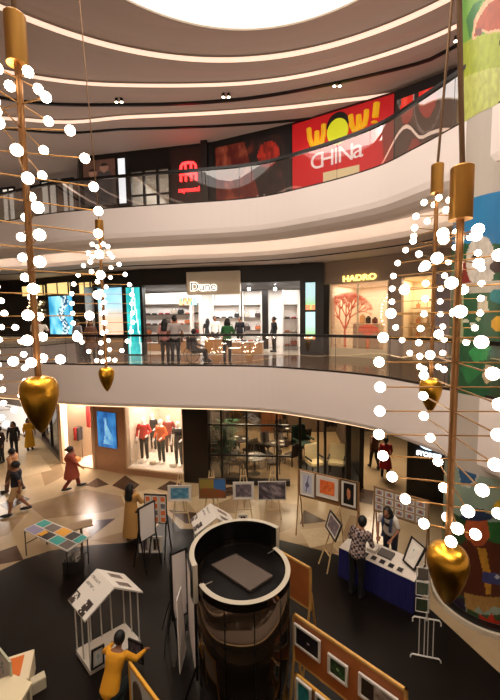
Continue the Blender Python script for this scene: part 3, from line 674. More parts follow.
def person(loc, rz, H, label, pose='stand', top='full', topc='444444', bottom='trousers', botc='222222', hair='short', hairc='0e0b0a', skin=None, name='person', cat='person', group=None, topm=None, shoec='1a1513', vox=.012, z=0.0, sc=1.0):
    k = H/1.7; P = POSES[pose]; g = lambda n, d: V3(*P.get(n, d))*k
    pel = g('pel', (0, 0, .93)); ch = g('chest', (0, 0, 1.28)); nk = g('neck', (0, 0, 1.45)); hd = g('head', (0, -.015, 1.585))
    el = [V3(*q)*k for q in P.get('el', [(.245, .02, 1.14), (-.245, .02, 1.14)])]; wr = [V3(*q)*k for q in P.get('wr', [(.25, -.08, .90), (-.25, -.08, .90)])]
    kn = [V3(*q)*k for q in P.get('kn', [(.10, -.01, .5), (-.10, -.01, .5)])]; an = [V3(*q)*k for q in P.get('an', [(.105, .02, .09), (-.105, .02, .09)])]
    sh = [nk + V3(s*.17*k, 0, -.06*k) for s in (1, -1)]; hp = [pel + V3(s*.09*k, 0, -.03*k) for s in (1, -1)]
    skin = skin or SKIN
    root = empty(name, (loc[0], loc[1], loc[2]+z), label, cat, group, rz)
    def torso(mb, inf, t0=-.12, t1=1.05, flare=0.0):
        prof = [(-.12, .10, .08), (0, .16, .115), (.2, .15, .11), (.45, .135, .10), (.7, .165, .115), (.88, .18, .105), (.97, .12, .085), (1.05, .06, .06)]
        rings = []
        for t, rx, ry in prof:
            if t < t0-.001 or t > t1+.001: continue
            c = pel.lerp(ch, min(1, max(t/.62, -.3))) if t < .62 else ch.lerp(nk, (t-.62)/.38)
            ax = ((ch-pel) if t < .62 else (nk-ch)).normalized(); fr_ = ax.cross(V3(1, 0, 0)).normalized()
            n = 14; rings.append([mb.bm.verts.new(c + V3(1, 0, 0)*((rx*k+inf)*math.cos(2*PI*i/n)) + fr_*((ry*k+inf)*math.sin(2*PI*i/n))) for i in range(n)])
        for A, B in zip(rings, rings[1:]):
            for i in range(14): mb.bm.faces.new((A[i], A[(i+1) % 14], B[(i+1) % 14], B[i]))
        mb.bm.faces.new(rings[0][::-1]); mb.bm.faces.new(rings[-1])
    mb = MB(); torso(mb, 0)
    limb(mb, nk-V3(0, 0, .03*k), hd-V3(0, 0, .05*k), .052*k, .05*k)
    fwd = V3(0, -1, 0); tilt = (hd-nk).normalized()
    mb.ball(hd, .1*k, 3, (.78, .95, 1.15)); mb.ball(hd+V3(0, -.035, -.06)*k, .062*k, 2, (.9, .9, 1)); mb.ball(hd+V3(0, -.098, -.015)*k, .018*k, 2, (.8, 1, 1.5))
    for s in (1, -1): mb.ball(hd+V3(s*.078, .01, -.01)*k, .022*k, 2, (.5, .9, 1.3)); mb.ball(hd+V3(s*.03, -.085, .022)*k, .018*k, 1, (1.2, .6, .5))
    for i in (0, 1):
        limb(mb, sh[i], el[i], .05*k, .038*k); limb(mb, el[i], wr[i], .038*k, .026*k)
        d = (wr[i]-el[i]).normalized(); side = d.cross(V3(0, 0, 1)); side = side.normalized() if side.length > .1 else V3(0, 1, 0)
        pc = wr[i]+d*.045*k; limb(mb, wr[i], pc+d*.02*k, .026*k, .032*k); s2 = (1, -1)[i]
        nrm = d.cross(side)
        for j in range(4):
            b = pc+d*.04*k+side*((j-1.5)*.021*k); L = (.06, .072, .068, .052)[j]*k; m_ = b+d*L*.5+nrm*.004; t_ = b+d*L*.85-V3(0, 0, .02*k)
            mb.tube([b-d*.02*k, m_, t_], [.0115*k, .0105*k, .009*k], 6)
        b = pc-d*.01*k-side*(.028*k); mb.tube([b, b-side*.022*k+d*.02*k, b-side*.028*k+d*.05*k], [.013*k, .0115*k, .0095*k], 6)
        limb(mb, hp[i], kn[i], .085*k, .055*k); limb(mb, kn[i], an[i], .055*k, .035*k); mb.ball(kn[i].lerp(an[i], .3)+V3(0, .01, 0), .052*k, 2, (1, 1, 1.6))
        ty = -.16 if an[i].z < .2*k else -.1
        limb(mb, an[i]-V3(0, -.02, .03)*k, an[i]+V3(0, ty, -.055)*k, .036*k, .028*k)
    remesh(mb, 'body', vox, skin, root)
    if name == 'person':
        mb = MB()
        for s in (1, -1): mb2 = MB(); mb2.ball(hd+V3(s*.03, -.089, .008)*k, .011*k, 1); mb2.build('eye', M('120c0a', .3), root)
        mb.ball(hd+V3(0, -.093, -.055)*k, .018*k, 1, (1.3, .4, .35)); mb.build('mouth', M('6a2a26', .5), root)
    if hair != 'none':
        mb = MB(); q = hd+V3(0, .022, .028)*k; mb.ball(q, .112*k, 3, (.84, .93, 1.08))
        bmesh.ops.delete(mb.bm, geom=[v for v in mb.bm.verts if (v.co-hd).dot(V3(0, -1, -.35)) > .055*k], context='VERTS')
        if hair == 'long': mb.ball(hd+V3(0, .07, -.08)*k, .115*k, 3, (1.1, .62, 1.6)); mb.ball(hd+V3(0, .095, -.24)*k, .11*k, 3, (1.15, .5, 1.5))
        if hair == 'bun': mb.ball(hd+V3(0, .12, .03)*k, .05*k, 2)
        mb.build('hair', M(hairc, .6), root, smooth=True)
    if top in ('full', 'short', 'none') and top != 'none':
        mb = MB(); torso(mb, .018*k, -.12 if bottom != 'skirt' else 0, .97)
        for i in (0, 1):
            e2 = sh[i].lerp(el[i], .7 if top == 'short' else 1.0)
            limb(mb, sh[i], e2, .066*k, .054*k)
            if top == 'full': limb(mb, el[i], el[i].lerp(wr[i], .92), .052*k, .038*k)
        mt = topm or M(topc, .85); remesh(mb, 'shirt' if top != 'full' else 'long_sleeved_top', .016, mt, root)
    if top in ('kurta', 'dress'):
        mb = MB(); torso(mb, .022*k, -.12, .97); hem = {'kurta': .48, 'dress': .16}[top]*k
        c0 = pel+V3(0, 0, .08*k); rings = []
        for t in (0, .25, .5, .75, 1):
            c = c0.lerp(V3(pel.x, pel.y, hem), t); rr = (.17+.09*t)*k; n = 18
            rings.append([mb.bm.verts.new(c+V3(math.cos(2*PI*i/n)*rr*(1+.05*math.sin(i*2.1)*t), math.sin(2*PI*i/n)*rr*.85, 0)) for i in range(n)])
        for A, B in zip(rings, rings[1:]):
            for i in range(18): mb.bm.faces.new((A[i], A[(i+1) % 18], B[(i+1) % 18], B[i]))
        mb.bm.faces.new(rings[0]); mb.bm.faces.new(rings[-1][::-1])
        for i in (0, 1): limb(mb, sh[i], el[i], .066*k, .056*k); limb(mb, el[i], el[i].lerp(wr[i], .5), .054*k, .046*k)
        remesh(mb, top if top == 'dress' else 'long_tunic', .018, topm or M(topc, .85), root)
    if bottom in ('trousers', 'shorts'):
        mb = MB(); torso(mb, .014*k, -.12, .2)
        for i in (0, 1):
            limb(mb, hp[i], kn[i], .1*k, .07*k)
            if bottom == 'trousers': limb(mb, kn[i], kn[i].lerp(an[i], .93), .07*k, .055*k)
        remesh(mb, bottom, .016, M(botc, .85), root)
    if bottom == 'skirt':
        mb = MB(); rr = [(.17, .95), (.2, .7), (.22, .45), (.24, .2)]; mb.lathe([(r*k, zz*k) for r, zz in rr], n=16, sy=.8); mb.build('skirt', M(botc, .85), root, smooth=True)
    if shoec:
        for i in (0, 1):
            mb = MB(); ty = -.08
            mb.ball(an[i]+V3(0, -.07, -.052)*k, .062*k, 2, (.85, 2.35, .85)); mb.ball(an[i]+V3(0, .01, -.03)*k, .052*k, 2); mb.build('shoe', M(shoec, .5), root, smooth=True)
    return root
# ================================================================== GROUND SHOPFRONTS
g = [(-16, 21.5), (-11.3, 18.8), (-8.6, 15.7), (-6.75, 14.95), (-5.3, 14.35), (-2.55, 13.6), (-1.7, 13.45), (2.17, 13.1), (3.7, 12.75)]
ga, gb, gc, gd, ge, gf, gg, gh = [Fr(g[i], g[i+1], 0) for i in range(8)]
HG = 3.2; BRN = M('a87c5a', .4, noise=.05); TR = M('c7a888', .5)
# far left: pale glossy shop front with grey streaks
wall('wall_back', ga, 0, ga.L, 0, HG, M('8a8078', .4), .2)
def streak(s, t): return mixc('f2ede6', '8d8580', 1 if nz(s*3+int(t*9)*2.3, int(t*9)*1.3) > .72 and (t*9) % 1 < .35 else (.25 if (t*9) % 1 < .1 else 0))
sheet('lit_shop_window', ga, -12, 404, 31, 446, streak, 60, 60, .55, w=.06, label='bright white shop window with grey shelves lines at the far left ground floor', cat='window')
# glass display to the left of the doorway
mb = MB(); gb.box(mb, .1, gb.L-.1, .25, HG-.1, -.03, -.02); struct(mb.build('window_8', GLASS))
mb = MB(); gb.box(mb, 0, gb.L, 0, .22, -.1, .08); gb.box(mb, 0, gb.L, HG-.12, HG, -.1, .08); gb.box(mb, 0, .12, 0, HG, -.1, .06); gb.box(mb, gb.L-.22, gb.L, 0, HG, -.1, .1); gb.box(mb, gb.L*.5-.04, gb.L*.5+.04, 0, HG, -.08, .04); struct(mb.build('trim_8', M('2a1c16', .3)))
room(gb, 0, gb.L, 0, HG, 2.2, M('7d6a50', .7), M('6a5a48', .4), M('cfc2a8', .7)); rlight(gb, .5, gb.L-.5, 3.1, -.4, -1.6, 40)
for i, (u, c) in enumerate(((1.2, 'c8c060'), (2.3, '9fae62'), (3.2, 'd8cfa0'))):
    person(gb.at(u, .02, -1.0), gb.rz(), 1.75, ['mannequin in a yellow top behind the glass left of the doorway, farthest', 'mannequin in a green outfit behind the glass left of the doorway', 'mannequin in a pale cream outfit nearest the doorway corner'][i], 'model', 'short', c, 'trousers', '6a6a4a', 'none', skin=WHITE, name='mannequin', cat='mannequin', group='shop mannequins', shoec=None, vox=.016)
# doorway shop, cream inside
room(gc, .12, gc.L-.1, 0, HG-.15, 3.2, M('efe0d4', .6), M('cdb8a0', .25), M('e8dccb', .7)); rlight(gc, .2, gc.L-.3, 3.0, -.4, -2.4, 560, (1, .88, .8))
mb = MB(); gc.box(mb, -.05, .12, 0, HG, -.15, .1); gc.box(mb, gc.L-.12, gc.L, 0, HG, -.15, .08); gc.box(mb, 0, gc.L, HG-.14, HG, -.15, .08); gc.box(mb, 0, gc.L, 0, .05, -.1, .1); struct(mb.build('door_1', TR))
uc = gc.px(80, 450, -.6)[0]; uk = gc.px(90, 425, -.8)[0]
e = empty('garment_rail', gc.at(uc, .02, -1.4), 'thin black garment rail in the cream doorway shop', 'rack'); mb = MB()
mb.tube([gc.at(uc-.35, .02, -.6), gc.at(uc-.35, 1.55, -.6), gc.at(uc+.15, 1.55, -.6), gc.at(uc+.15, .02, -.6)], .022); mb.build('rail', BLACK, e)
for j, c in enumerate(('b5342c', '2a2422')): mb = MB(); gc.box(mb, uc-.2+j*.2, uc-.1+j*.2, .9, 1.5, -.75, -.45, .02); mb.build('hanging_garment', M(c, .8), e)
rebase(e)
mb = MB(); gc.box(mb, uk-.15, uk+.15, 1.5, 2.6, -1.0, -.7, .04); tag(mb.build('hanging_coat', M('a8322c', .8)), 'red coat hanging high at the right of the cream doorway shop', 'clothes')
mb = MB(); gc.box(mb, uc-.1, uc+.3, .02, .2, -.4, -.2, .03); tag(mb.build('sandal_pair_box', M('a8703c', .6)), 'small tan shoe box on the floor of the doorway shop', 'box')
# brown wall with blue poster
wall('wall_back', gd, 0, gd.L, 0, HG, BRN, .25)
def bluep(s, t):
    x = s-.5-.08*math.sin(t*6)
    if abs(x) < .16+.1*math.sin(t*5+1) and .1 < t < .85: return mixc('9fd4f0', '3f86c0', nz(s*8, t*7))
    return mixc('16509a', '3c8fd0', nz(s*4, t*4, 3))
sheet('fashion_poster', gd, 98.5, 412, 117, 447, bluep, 26, 44, .75, w=.05, label='lit blue fashion poster on the brown wall beside the doorway', cat='poster')
# mannequin window
w0, w1 = .15, ge.L-.12
wall('wall_back', ge, 0, w0, 0, HG, BRN, .25); wall('wall_back', ge, w0, w1, 0, .3, BRN, .25); wall('wall_back', ge, w1, ge.L, 0, HG, BRN, .25)
wall('wall_back', ge, w0, w1, HG-.1, HG, BRN, .25)
room(ge, w0, w1, .3, HG-.1, 2.6, M('d2bfa8', .6), M('e8dccc', .3), M('efe6da', .7)); rlight(ge, w0+.1, w1-.1, HG-.15, -.3, -2.2, 170, (1, .9, .78))
mb = MB(); ge.box(mb, w0, w1, .3, HG-.1, -.03, -.02); struct(mb.build('window_9', GLASS))
mb = MB()
for a in (w0-.03, w1-.03): ge.box(mb, a, a+.06, .27, HG-.08, -.05, .06)
ge.box(mb, w0, w1, .25, .31, -.05, .06); ge.box(mb, w0, w1, HG-.14, HG-.08, -.05, .06); struct(mb.build('trim_9', TR))
for x, w, tc, bc, t, lab in ((144, -.8, 'c42820', '1c1a1c', 'full', 'white mannequin in red jumper and black trousers, leftmost in the window'), (161, -.7, 'e0672c', '2c3a32', 'full', 'white mannequin in orange top and dark green trousers'),
                           (178.5, -.6, '23262a', '2c3038', 'short', 'white mannequin in black top and dark dungarees, rightmost in the window'), (153, -1.9, '22201f', '333', 'full', 'mannequin in a black jacket standing behind the red one'),
                           (169, -1.7, '8a3426', '4a3028', 'full', 'mannequin in brick red jacket behind the orange one')):
    u = ge.px(x, 440, w)[0]
    person(ge.at(u, .315, w), ge.rz()+random.uniform(-.3, .3), 1.92 if w > -1 else 1.8, lab, 'model', t, tc, 'trousers', bc if len(bc) == 6 else '333333', 'none', skin=M('e6ddd2', .4), name='mannequin', cat='mannequin', group='shop mannequins', shoec=None, vox=.014)
for j, x in enumerate((140, 152, 172)):
    u = ge.px(x, 462, -.45)[0]; mb = MB(); ge.box(mb, u-.12, u+.12, .316, .45, -.6, -.42, .02); tag(mb.build('display_box', M(['d8cfc4', 'cbb9a0', 'e6ddd0'][j], .6)), ['pale box on the window floor left of the red jumper mannequin', 'tan box on the window floor between mannequins', 'white box on the window floor near the right mannequin'][j], 'box')
# dark pillar
wall('wall_back', gf, -.1, gf.L+.05, 0, HG, M('1a110e', .3), .4, .1)
# restaurant
wall('wall_back', gg, 0, gg.L, HG-.12, HG, M('150e0c', .4), .2)
room(gg, -.2, gg.L+2.0, 0, HG, 9.0, M('4a382c', .7), M('9c8260', .3, noise=.1), M('3a2c22', .7))
U = lambda x, y=455, w=0, f=gg: f.px(x, y, w)[0]
for j, x in enumerate((199, 222, 247, 277, 300, 318)):
    mb = MB(); u = U(x); th = .07 if j not in (4,) else .1; gg.box(mb, u-th/2, u+th/2, 0, HG, -.06, .06); mb_ = struct(mb.build('window_%d' % (10+j), M('120c0a', .35)))
mb = MB()
for v in (.18, 1.15, 2.35): gg.box(mb, 0, gg.L*.82, v-.03, v+.03, -.05, .05)
gg.box(mb, 0, gg.L*.82, 0, .2, -.1, .1); struct(mb.build('trim_10', M('120c0a', .35)))
mb = MB(); gg.box(mb, .1, gg.L*.82, .2, HG-.1, -.02, -.01); struct(mb.build('window_16', GLASS))
for x, ww_ in ((325, .04), (348, .09), (361, .08)):
    u = gg.px(x, 460)[0]; mb = MB(); gg.box(mb, u-ww_, u+ww_, 0, HG, -.15, .1); struct(mb.build('trim_11', M('120c0a', .35)))
u0 = gg.px(300, 480)[0]; mb = MB(); gg.box(mb, u0, gg.px(363, 480)[0], 0.002, .1, -2.2, .12); struct(mb.build('trim_12', M('1a1310', .3)))
mb = MB(); u1 = gg.px(363, 470)[0]; mb.box(gg.at(u1, HG/2, -1.2), (.08, 2.2, HG), gg.rot()); struct(mb.build('wall_right', M('15100e', .4)))
def chair(label, c, arm=False):
    e = empty('dining_chair' if not arm else 'armchair', (0, 0, 0), label, 'chair', 'restaurant chairs' if not arm else None); m = M(c, .7); lm = M('1a1210', .4)
    MB().box((0, 0, .45), (.5, .5, .1), bev=.03).build('seat', m, e)
    MB().box((0, .24, .75), (.5, .09, .55), Matrix.Rotation(-.12, 3, 'X'), bev=.03).build('backrest', m, e)
    for x in (-.2, .2):
        for y in (-.2, .2): MB().tube([(x, y, .42), (x*1.1, y*1.1, 0.003)], [.022, .016], 6).build('leg', lm, e)
        if arm: MB().box((x*1.25, 0, .62), (.06, .45, .06), bev=.02).build('armrest', m if c != 'f0dfae' else lm, e)
    return e
def table(label, r=.5):
    e = empty('round_table', (0, 0, 0), label, 'table', 'restaurant tables'); MB().lathe([(r, .72), (r, .75)], n=28).build('tabletop', M('2a1c15', .3), e)
    MB().lathe([(.24, .003), (.24, .03), (.05, .06), (.045, .7), (.1, .72)], n=14).build('pedestal', BLACK, e); return e
tbs = [(1.75, -.9, 'round restaurant table with white plates just behind the lattice window'), (2.75, -2.5, 'round restaurant table farther back with plates'), (.85, -3.0, 'dark round table behind the leafy plants'), (3.4, -4.6, 'small round table at the back right of the restaurant')]
tp = table(tbs[0][2]); cp = chair('dark dining chair around the restaurant tables', '241812')
ci = 0
for i, (u_, w_, l) in enumerate(tbs):
    p = gg.at(u_, .013, w_); o = tp if i == 0 else copy_tree(tp); o.location = p; o['label'] = l
    for j in range(3):
        mb = MB(); a = j*2.1+i; tag(mb.lathe([(.06, 0), (.1, .012), (.105, .02), (.06, .006)], (p.x+.26*math.cos(a), p.y+.26*math.sin(a), .765), n=14).build('plate', WHITE), 'white plate on a dark restaurant table', 'plate', 'plates on the restaurant tables')
    for a in ((.15, 1.6, 2.95) if i == 0 else (2.2, 3.8, 5.4)):
        o = cp if ci == 0 else copy_tree(cp); ci += 1; o.location = (p.x+.8*math.cos(a), p.y+.8*math.sin(a), .013); o.rotation_euler = (0, 0, a-PI/2)
gr = chair('dark green upholstered armchair facing the restaurant tables', '1f3a2a', True); p = gg.at(3.85, .013, -2.7); gr.location = p; gr.rotation_euler = (0, 0, .5); gr.scale = (1.5, 1.4, 1.45)
for x, y, rz, l in ((320, 487, .35, 'cream armchair behind the three picture board, left one'), (343, 487, -.35, 'cream armchair behind the three picture board, right one')):
    p = G(x, y, .1); c_ = chair(l, 'f0dfae', True); c_.location = (p.x, max(p.y, 13.75), .1); c_.rotation_euler = (0, 0, rz); c_.scale = (1.25, 1.15, 1.2)
e = empty('side_cabinet', gg.at(2.3, .013, -6.4), 'wooden cabinet with a white lamp on it inside the restaurant', 'cabinet')
b = MB().box((0, 0, .6), (1.2, .5, 1.2), bev=.01).build('body', M('6a3d22', .5, noise=.15), e)
for j in (-1, 1): d = MB().box((j*.3, -.26, .6), (.56, .03, 1.05), bev=.01).build('door', M('7a4828', .5), e); MB().ball((j*.06, -.29, .6), .025, 1).build('knob', BRASS, d)
p = e.location; e2 = empty('table_lamp', (p.x, p.y, 1.22), 'white square table lamp on the wooden restaurant cabinet', 'lamp'); MB().lathe([(.1, 0), (.1, .02), (.02, .04), (.02, .2)], n=12).build('base', BRASS, e2); MB().box((0, 0, .36), (.42, .3, .32), bev=.02).build('lamp_shade', M('fff2d8', .5, emis=2.5), e2)
def plant(loc, h, n, label, c='2f5a34', leaf=.28, pot=True):
    e = empty('potted_plant', loc, label, 'plant'); 
    if pot: MB().lathe([(.16, .002), (.24, .42), (.21, .42), (.19, .36)], n=18).build('pot', M('3a2a22', .5), e)
    rnd = random.Random(n); mb = MB(); st = MB()
    for i in range(n):
        a = rnd.random()*6.28; rr = rnd.random(); q = V3(math.cos(a)*rr*h*.27, math.sin(a)*rr*h*.27, .5+rnd.random()*(h-.5)); 
        if i % 5 == 0: st.tube([(0, 0, .35), q*.5+V3(0, 0, .3), q], .012, 5)
        d = V3(math.cos(a), math.sin(a), rnd.uniform(-.6, .5)).normalized(); s = d.cross(V3(0, 0, 1)).normalized()*leaf*.3; L = d*leaf
        mb.face([q-L*.5, q-s, q+L*.5, q+s])
    st.build('stems', M('4a3a24', .7), e); mb.build('foliage', M(c, .6), e); return e
plant(gg.at(.48, .013, -.95), 2.1, 260, 'big leafy green plant behind the left lattice windows'); plant(gg.at(.42, .013, -2.2), 1.9, 200, 'leafy plant farther back behind the left lattice window', '3f7048')
e = empty('chandelier', gg.at(U(213), 2.85, -1.6), 'glowing crystal chandelier at the left of the restaurant', 'lamp')
p = e.location.copy(); mb = MB()
for j in range(14): a = j*.9; mb.ball(p+V3(.3*math.cos(a), .3*math.sin(a), -.1*(j % 3)), .04, 1)
mb.build('small_bulbs', M('ffd090', .5, emis=10), e)['kind'] = 'stuff'; MB().lathe([(.32, 0), (.34, .03), (.3, .05)], p, n=20).build('ring', BRASS, e); rebase(e)
for u_, w_ in ((1.2, -2.5), (3.2, -3.2), (1.5, -5.5), (4.6, -5)):
    q = gg.at(u_, 3.15, w_); area(q, .7, 58, (1, .78, .5))
def art_bw(s, t): return mixc('241a16', '8d8378', nz(s*5, t*5)**2)
sheet('framed_picture', gg, 333, 428, 345, 442, art_bw, 12, 12, 0, w=-1.9, label='grey picture on the dark restaurant wall above the cream armchairs', cat='picture')
person(gg.at(.98, .02, -.95), .9, 1.65, 'seated diner in a white top behind the lattice window', 'sit', 'short', 'd8cdbf', 'trousers', '3a3430', 'short', vox=.016)
# corridor on the right and the STORIES box
_q = G(409, 497, 0); fs = Fr((_q.x, _q.y), (_q.x+2.4, _q.y-1.9), 0)
wall('wall_back', fs, 0, fs.L, 0, HG, M('140f10', .35), .3)
mb = MB(); q = fs.at(0, HG/2, -2.0); mb.box(q, (.2, 4, HG), fs.rot()); struct(mb.build('wall_right', M('1c1512', .4)))
wall('wall_back', Fr((2, 19.5), (9, 19.5), 0), 0, 7, 0, HG, M('5a4636', .5), .3)
spot(gg.at(3.3, 3.1, -.3), 90, 80); spot(gg.at(4.1, 3.1, -.3), 90, 80)  # spots added over the cream armchairs to brighten them
e = empty('stories_sign', fs.at(fs.px(429, 450)[0], 2.0, .05), 'lit blue and white STORIES sign on the dark box', 'sign')
uu, vv = fs.px(429, 453)
text('STORIES', fs, uu, vv-.12, .15, .06, M('e8f4ff', .5, emis=3), e, bold=.008)
mb = MB(); mb.prism([fs.at(uu+.38*math.cos(-a*PI/12), vv+.42+.30*math.sin(-a*PI/12), .05) for a in range(13)], fs.n*.02); mb.build('emblem', M('bfe4ff', .5, emis=3.5), e); rebase(e)
area((5.2, 15, 3.15), 1.5, 150, (1, .78, .55))
area((-13, 17.5, 3.15), 2.0, 120, (1, .9, .8))
# ================================================================== GOLD SPRAY CHANDELIERS
LN = [.17, .3, .42, .52, .58, .62, .62, .62, .62, .57, .48, .36, .2]
AN = [75, 60, 36, 28, 15, 9, 4, 4, 5, 10, 16, 21, 25]
def chandelier():
    e = empty('pendant_chandelier', (0, 0, 0), '', 'chandelier', 'gold spray chandeliers hung through the atrium')
    MB().lathe([(.004, 0), (.025, .02), (.06, .07), (.105, .16), (.145, .27), (.168, .37), (.172, .43), (.165, .485), (.14, .53), (.1, .555), (.05, .565), (.02, .568)], n=32).build('heart_pendant', GOLD, e, smooth=True)
    MB().tube([(0, 0, .56), (0, 0, 3.42)], .03, 12).build('stem', DBRASS, e)
    cn = MB().lathe([(.075, 3.39), (.088, 3.39), (.088, 3.80), (.08, 3.81)], n=32).build('canopy', BRASS, e)
    MB().tube([(0, 0, 3.81), (0, 0, 10.9)], .014, 8).build('cord', M('6e5236', .4, .6), e)
    for i in range(13):
        z = 3.27-i*.2125
        for b in (0, 1):
            a = math.radians(AN[i] + 90*b); d = V3(-math.sin(a), -math.cos(a), 0)*LN[i]
            arm = MB().tube([V3(0, 0, z)-d, V3(0, 0, z)+d], .0065, 6).build('arm', M('8f6a3c', .4, .9), e)
            for s in (1, -1): MB().ball(V3(0, 0, z)+d*s, .045, 2).build('bulb', BULB, arm, smooth=True)
    return e
ch0 = chandelier()
for i, (x, y, zb, rz, lab, zt) in enumerate([(1.745, 3.0, 3.80, 0, 'big gold chandelier with globe bulbs and heart drop beside the mural, right front', 0), (-2.05, 3.4, 5.31, 2.3, 'big gold chandelier with a heart drop hanging at the left front', 0),
        (-3.27, 8.0, 4.79, .5, 'small far gold chandelier ending in a small heart, before the peach screen', 0), (2.86, 5.56, 4.87, 1.0, 'smaller gold chandelier hanging just behind the big right one', 0), (-4.15, 5.4, 3.9, .3, 'chandelier mostly out of frame whose bulbs show at the left edge', 0)]):
    o = ch0 if i == 0 else copy_tree(ch0)
    o.location = (x, y, zb); o.rotation_euler = (0, 0, rz); o['label'] = lab
    for c in o.children:
        if c.name.startswith('cord'): c.scale.z = 1.0
        if c.name.startswith('cord'):
            me = c.data.copy(); c.data = me; top = 14.68-zb; kr = [1.5, 1.0, .55, .9, .8][i]; dx = [-.42, 0, 0, .40, 0][i]; ca, sa = math.cos(-rz), math.sin(-rz)
            for v in me.vertices:
                v.co.x *= kr; v.co.y *= kr
                if v.co.z > 5: v.co.z = top; v.co.x += dx*ca; v.co.y += dx*sa
# ================================================================== EXHIBITION ON THE GROUND FLOOR
# ---- polished cylindrical kiosk
cc = V3(-.15, 5.12, 0); RK = .72
e = empty('cylindrical_kiosk', cc, 'polished black and gold cylinder kiosk with pale stepped rim in the foreground', 'kiosk')
SHM = M('5e5246', .07, .95); RIM = M('b8af9c', .35)
MB().lathe([(RK-.01, .0), (RK-.01, 2.56)], n=72).build('shell', SHM, e, smooth=False)
for p in bpy.data.objects['shell'].data.polygons: p.use_smooth = len(p.vertices) == 4
def arcwall(a0, a1, r0, r1, z0, z1, name, mats, mi=0, n=40):
    mb = MB(); A = [a0+(a1-a0)*k/n for k in range(n+1)]
    P = lambda r, a, z: V3(math.cos(a)*r, math.sin(a)*r, z)
    for a, b in zip(A, A[1:]):
        mb.mi = 0
        mb.face([P(r1, a, z0), P(r1, b, z0), P(r1, b, z1), P(r1, a, z1)]); mb.face([P(r0, b, z0), P(r0, a, z0), P(r0, a, z1), P(r0, b, z1)])
        mb.mi = 1; mb.face([P(r0, a, z1), P(r1, a, z1), P(r1, b, z1), P(r0, b, z1)])
    for a in (a0, a1): mb.face([P(r0, a, z0), P(r1, a, z0), P(r1, a, z1), P(r0, a, z1)])
    bmesh.ops.remove_doubles(mb.bm, verts=mb.bm.verts, dist=.0005)
    return mb.build(name, mats, e)
DGL = M('0a0808', .12, 0, spec=.6)
aR, aL = math.radians(42), math.radians(209)
arcwall(aL, aR+2*PI, RK-.075, RK, 2.5, 2.62, 'front_rim', [SHM, RIM]); arcwall(aR, aL, RK+.012, RK+.085, 2.35, 2.93, 'rear_raised_wall', [DGL, RIM])
MB().lathe([(RK-.07, 2.562), (RK-.07, 2.57)], n=60).build('recessed_top', M('060505', .3, spec=.2), e)
mb = MB()
for a in (aL+.03, aR-.03): mb.tube([V3(math.cos(a)*(RK-.2), math.sin(a)*(RK-.2), 2.6), V3(math.cos(a)*(RK-.04), math.sin(a)*(RK-.04), 2.6)], .008, 6)
mb.build('latch_bar', M('9a948c', .3, .9), e)
for a in (250, 283, 318): a = math.radians(a); mb = MB(); mb.tube([V3(math.cos(a)*RK, math.sin(a)*RK, .05), V3(math.cos(a)*RK, math.sin(a)*RK, 2.48)], .006, 6); mb.build('panel_seam', BLACK, e)
q = [G(211, 565, 2.6), G(236, 554, 2.6), G(273, 576, 2.6), G(250, 591, 2.6)]
mb = MB(); mb.prism([V3(p.x, p.y, 2.573) for p in q], (0, 0, .035)); tag(mb.build('grey_panel', M('5c524b', .22, .3)), 'flat grey rectangular panel lying on top of the cylinder kiosk', 'panel')
# ---- boards
def art(kind, a=0):
    def f(s, t):
        if kind == 'sea': return mixc('2f6f96', '8fbccb', nz(s*4, t*5, a))
        if kind == 'field': return hexc('3f6fa8') if (s > .55 and t > .35+.3*(1-s)) else (mixc('8a8a3a', 'a8793a', nz(s*4, t*4)) if t > .5 else mixc('7a5a2c', '9a4a2a', nz(s*5, t*6)))
        if kind == 'grey': return mixc('4a4046', '9a8a90', nz(s*6, t*4, a))
        if kind == 'rocks': return mixc('2f2a30', 'a89aa0', nz(s*7+t*4, t*3, a)**1.6)
        if kind == 'orange': return mixc('e0602a', 'f58a4a', nz(s*8, t*6, a)) if not (.2 < s < .8 and .3 < t < .7 and nz(s*22, t*19) > .75) else hexc('c04a1c')
        if kind == 'lilac': return hexc('6a6a8a') if math.hypot(s-.5, (t-.45)*1.3) < .2 or abs(s-.5-.3*(t-.5)) < .05 else mixc('b9bccf', 'cfd2e0', nz(s*4, t*4))
        if kind == 'dark': return hexc('c9b9c9') if math.hypot(s-.55, t-.45) < .05 else mixc('0d0c10', '241c24', nz(s*5, t*5, a))
        if kind == 'flower': return mixc('b0603a', 'd8a070', nz(s*9, t*9)) if math.hypot((s-.5)*1.6, t-.5) < .22*(1+.4*nz(s*10, t*10)) else hexc('100c0e')
        if kind == 'green': return mixc('0f2410', '3f7a34', nz(s*6, t*5, a)**2) if math.hypot(s-.5, t-.5) > .1 else hexc('8ab06a')
        if kind == 'portrait': return mixc('6a5446', 'd8cabc', nz(s*4+a, t*4)) if s > .4 else mixc('1c1612', '3a2a22', nz(s*8, t*8))
        if kind == 'arch': return mixc('8a4a34', 'b86a4a', nz(s*8, t*8, a)) if abs(s-.5) < .3*(1-t)+.08 and t > .2 else hexc('9aa8b8')
        if kind == 'teal': return mixc('1c6a6a', '3aa09a', nz(s*5, t*5, a))
        if kind == 'cartoon': return mixc('dfe4dc', '7a9a9a', 1) if .25 < s < .75 and .3 < t < .7 and nz(s*11, t*12, a) > .55 else hexc('e4e0d4')
    return f
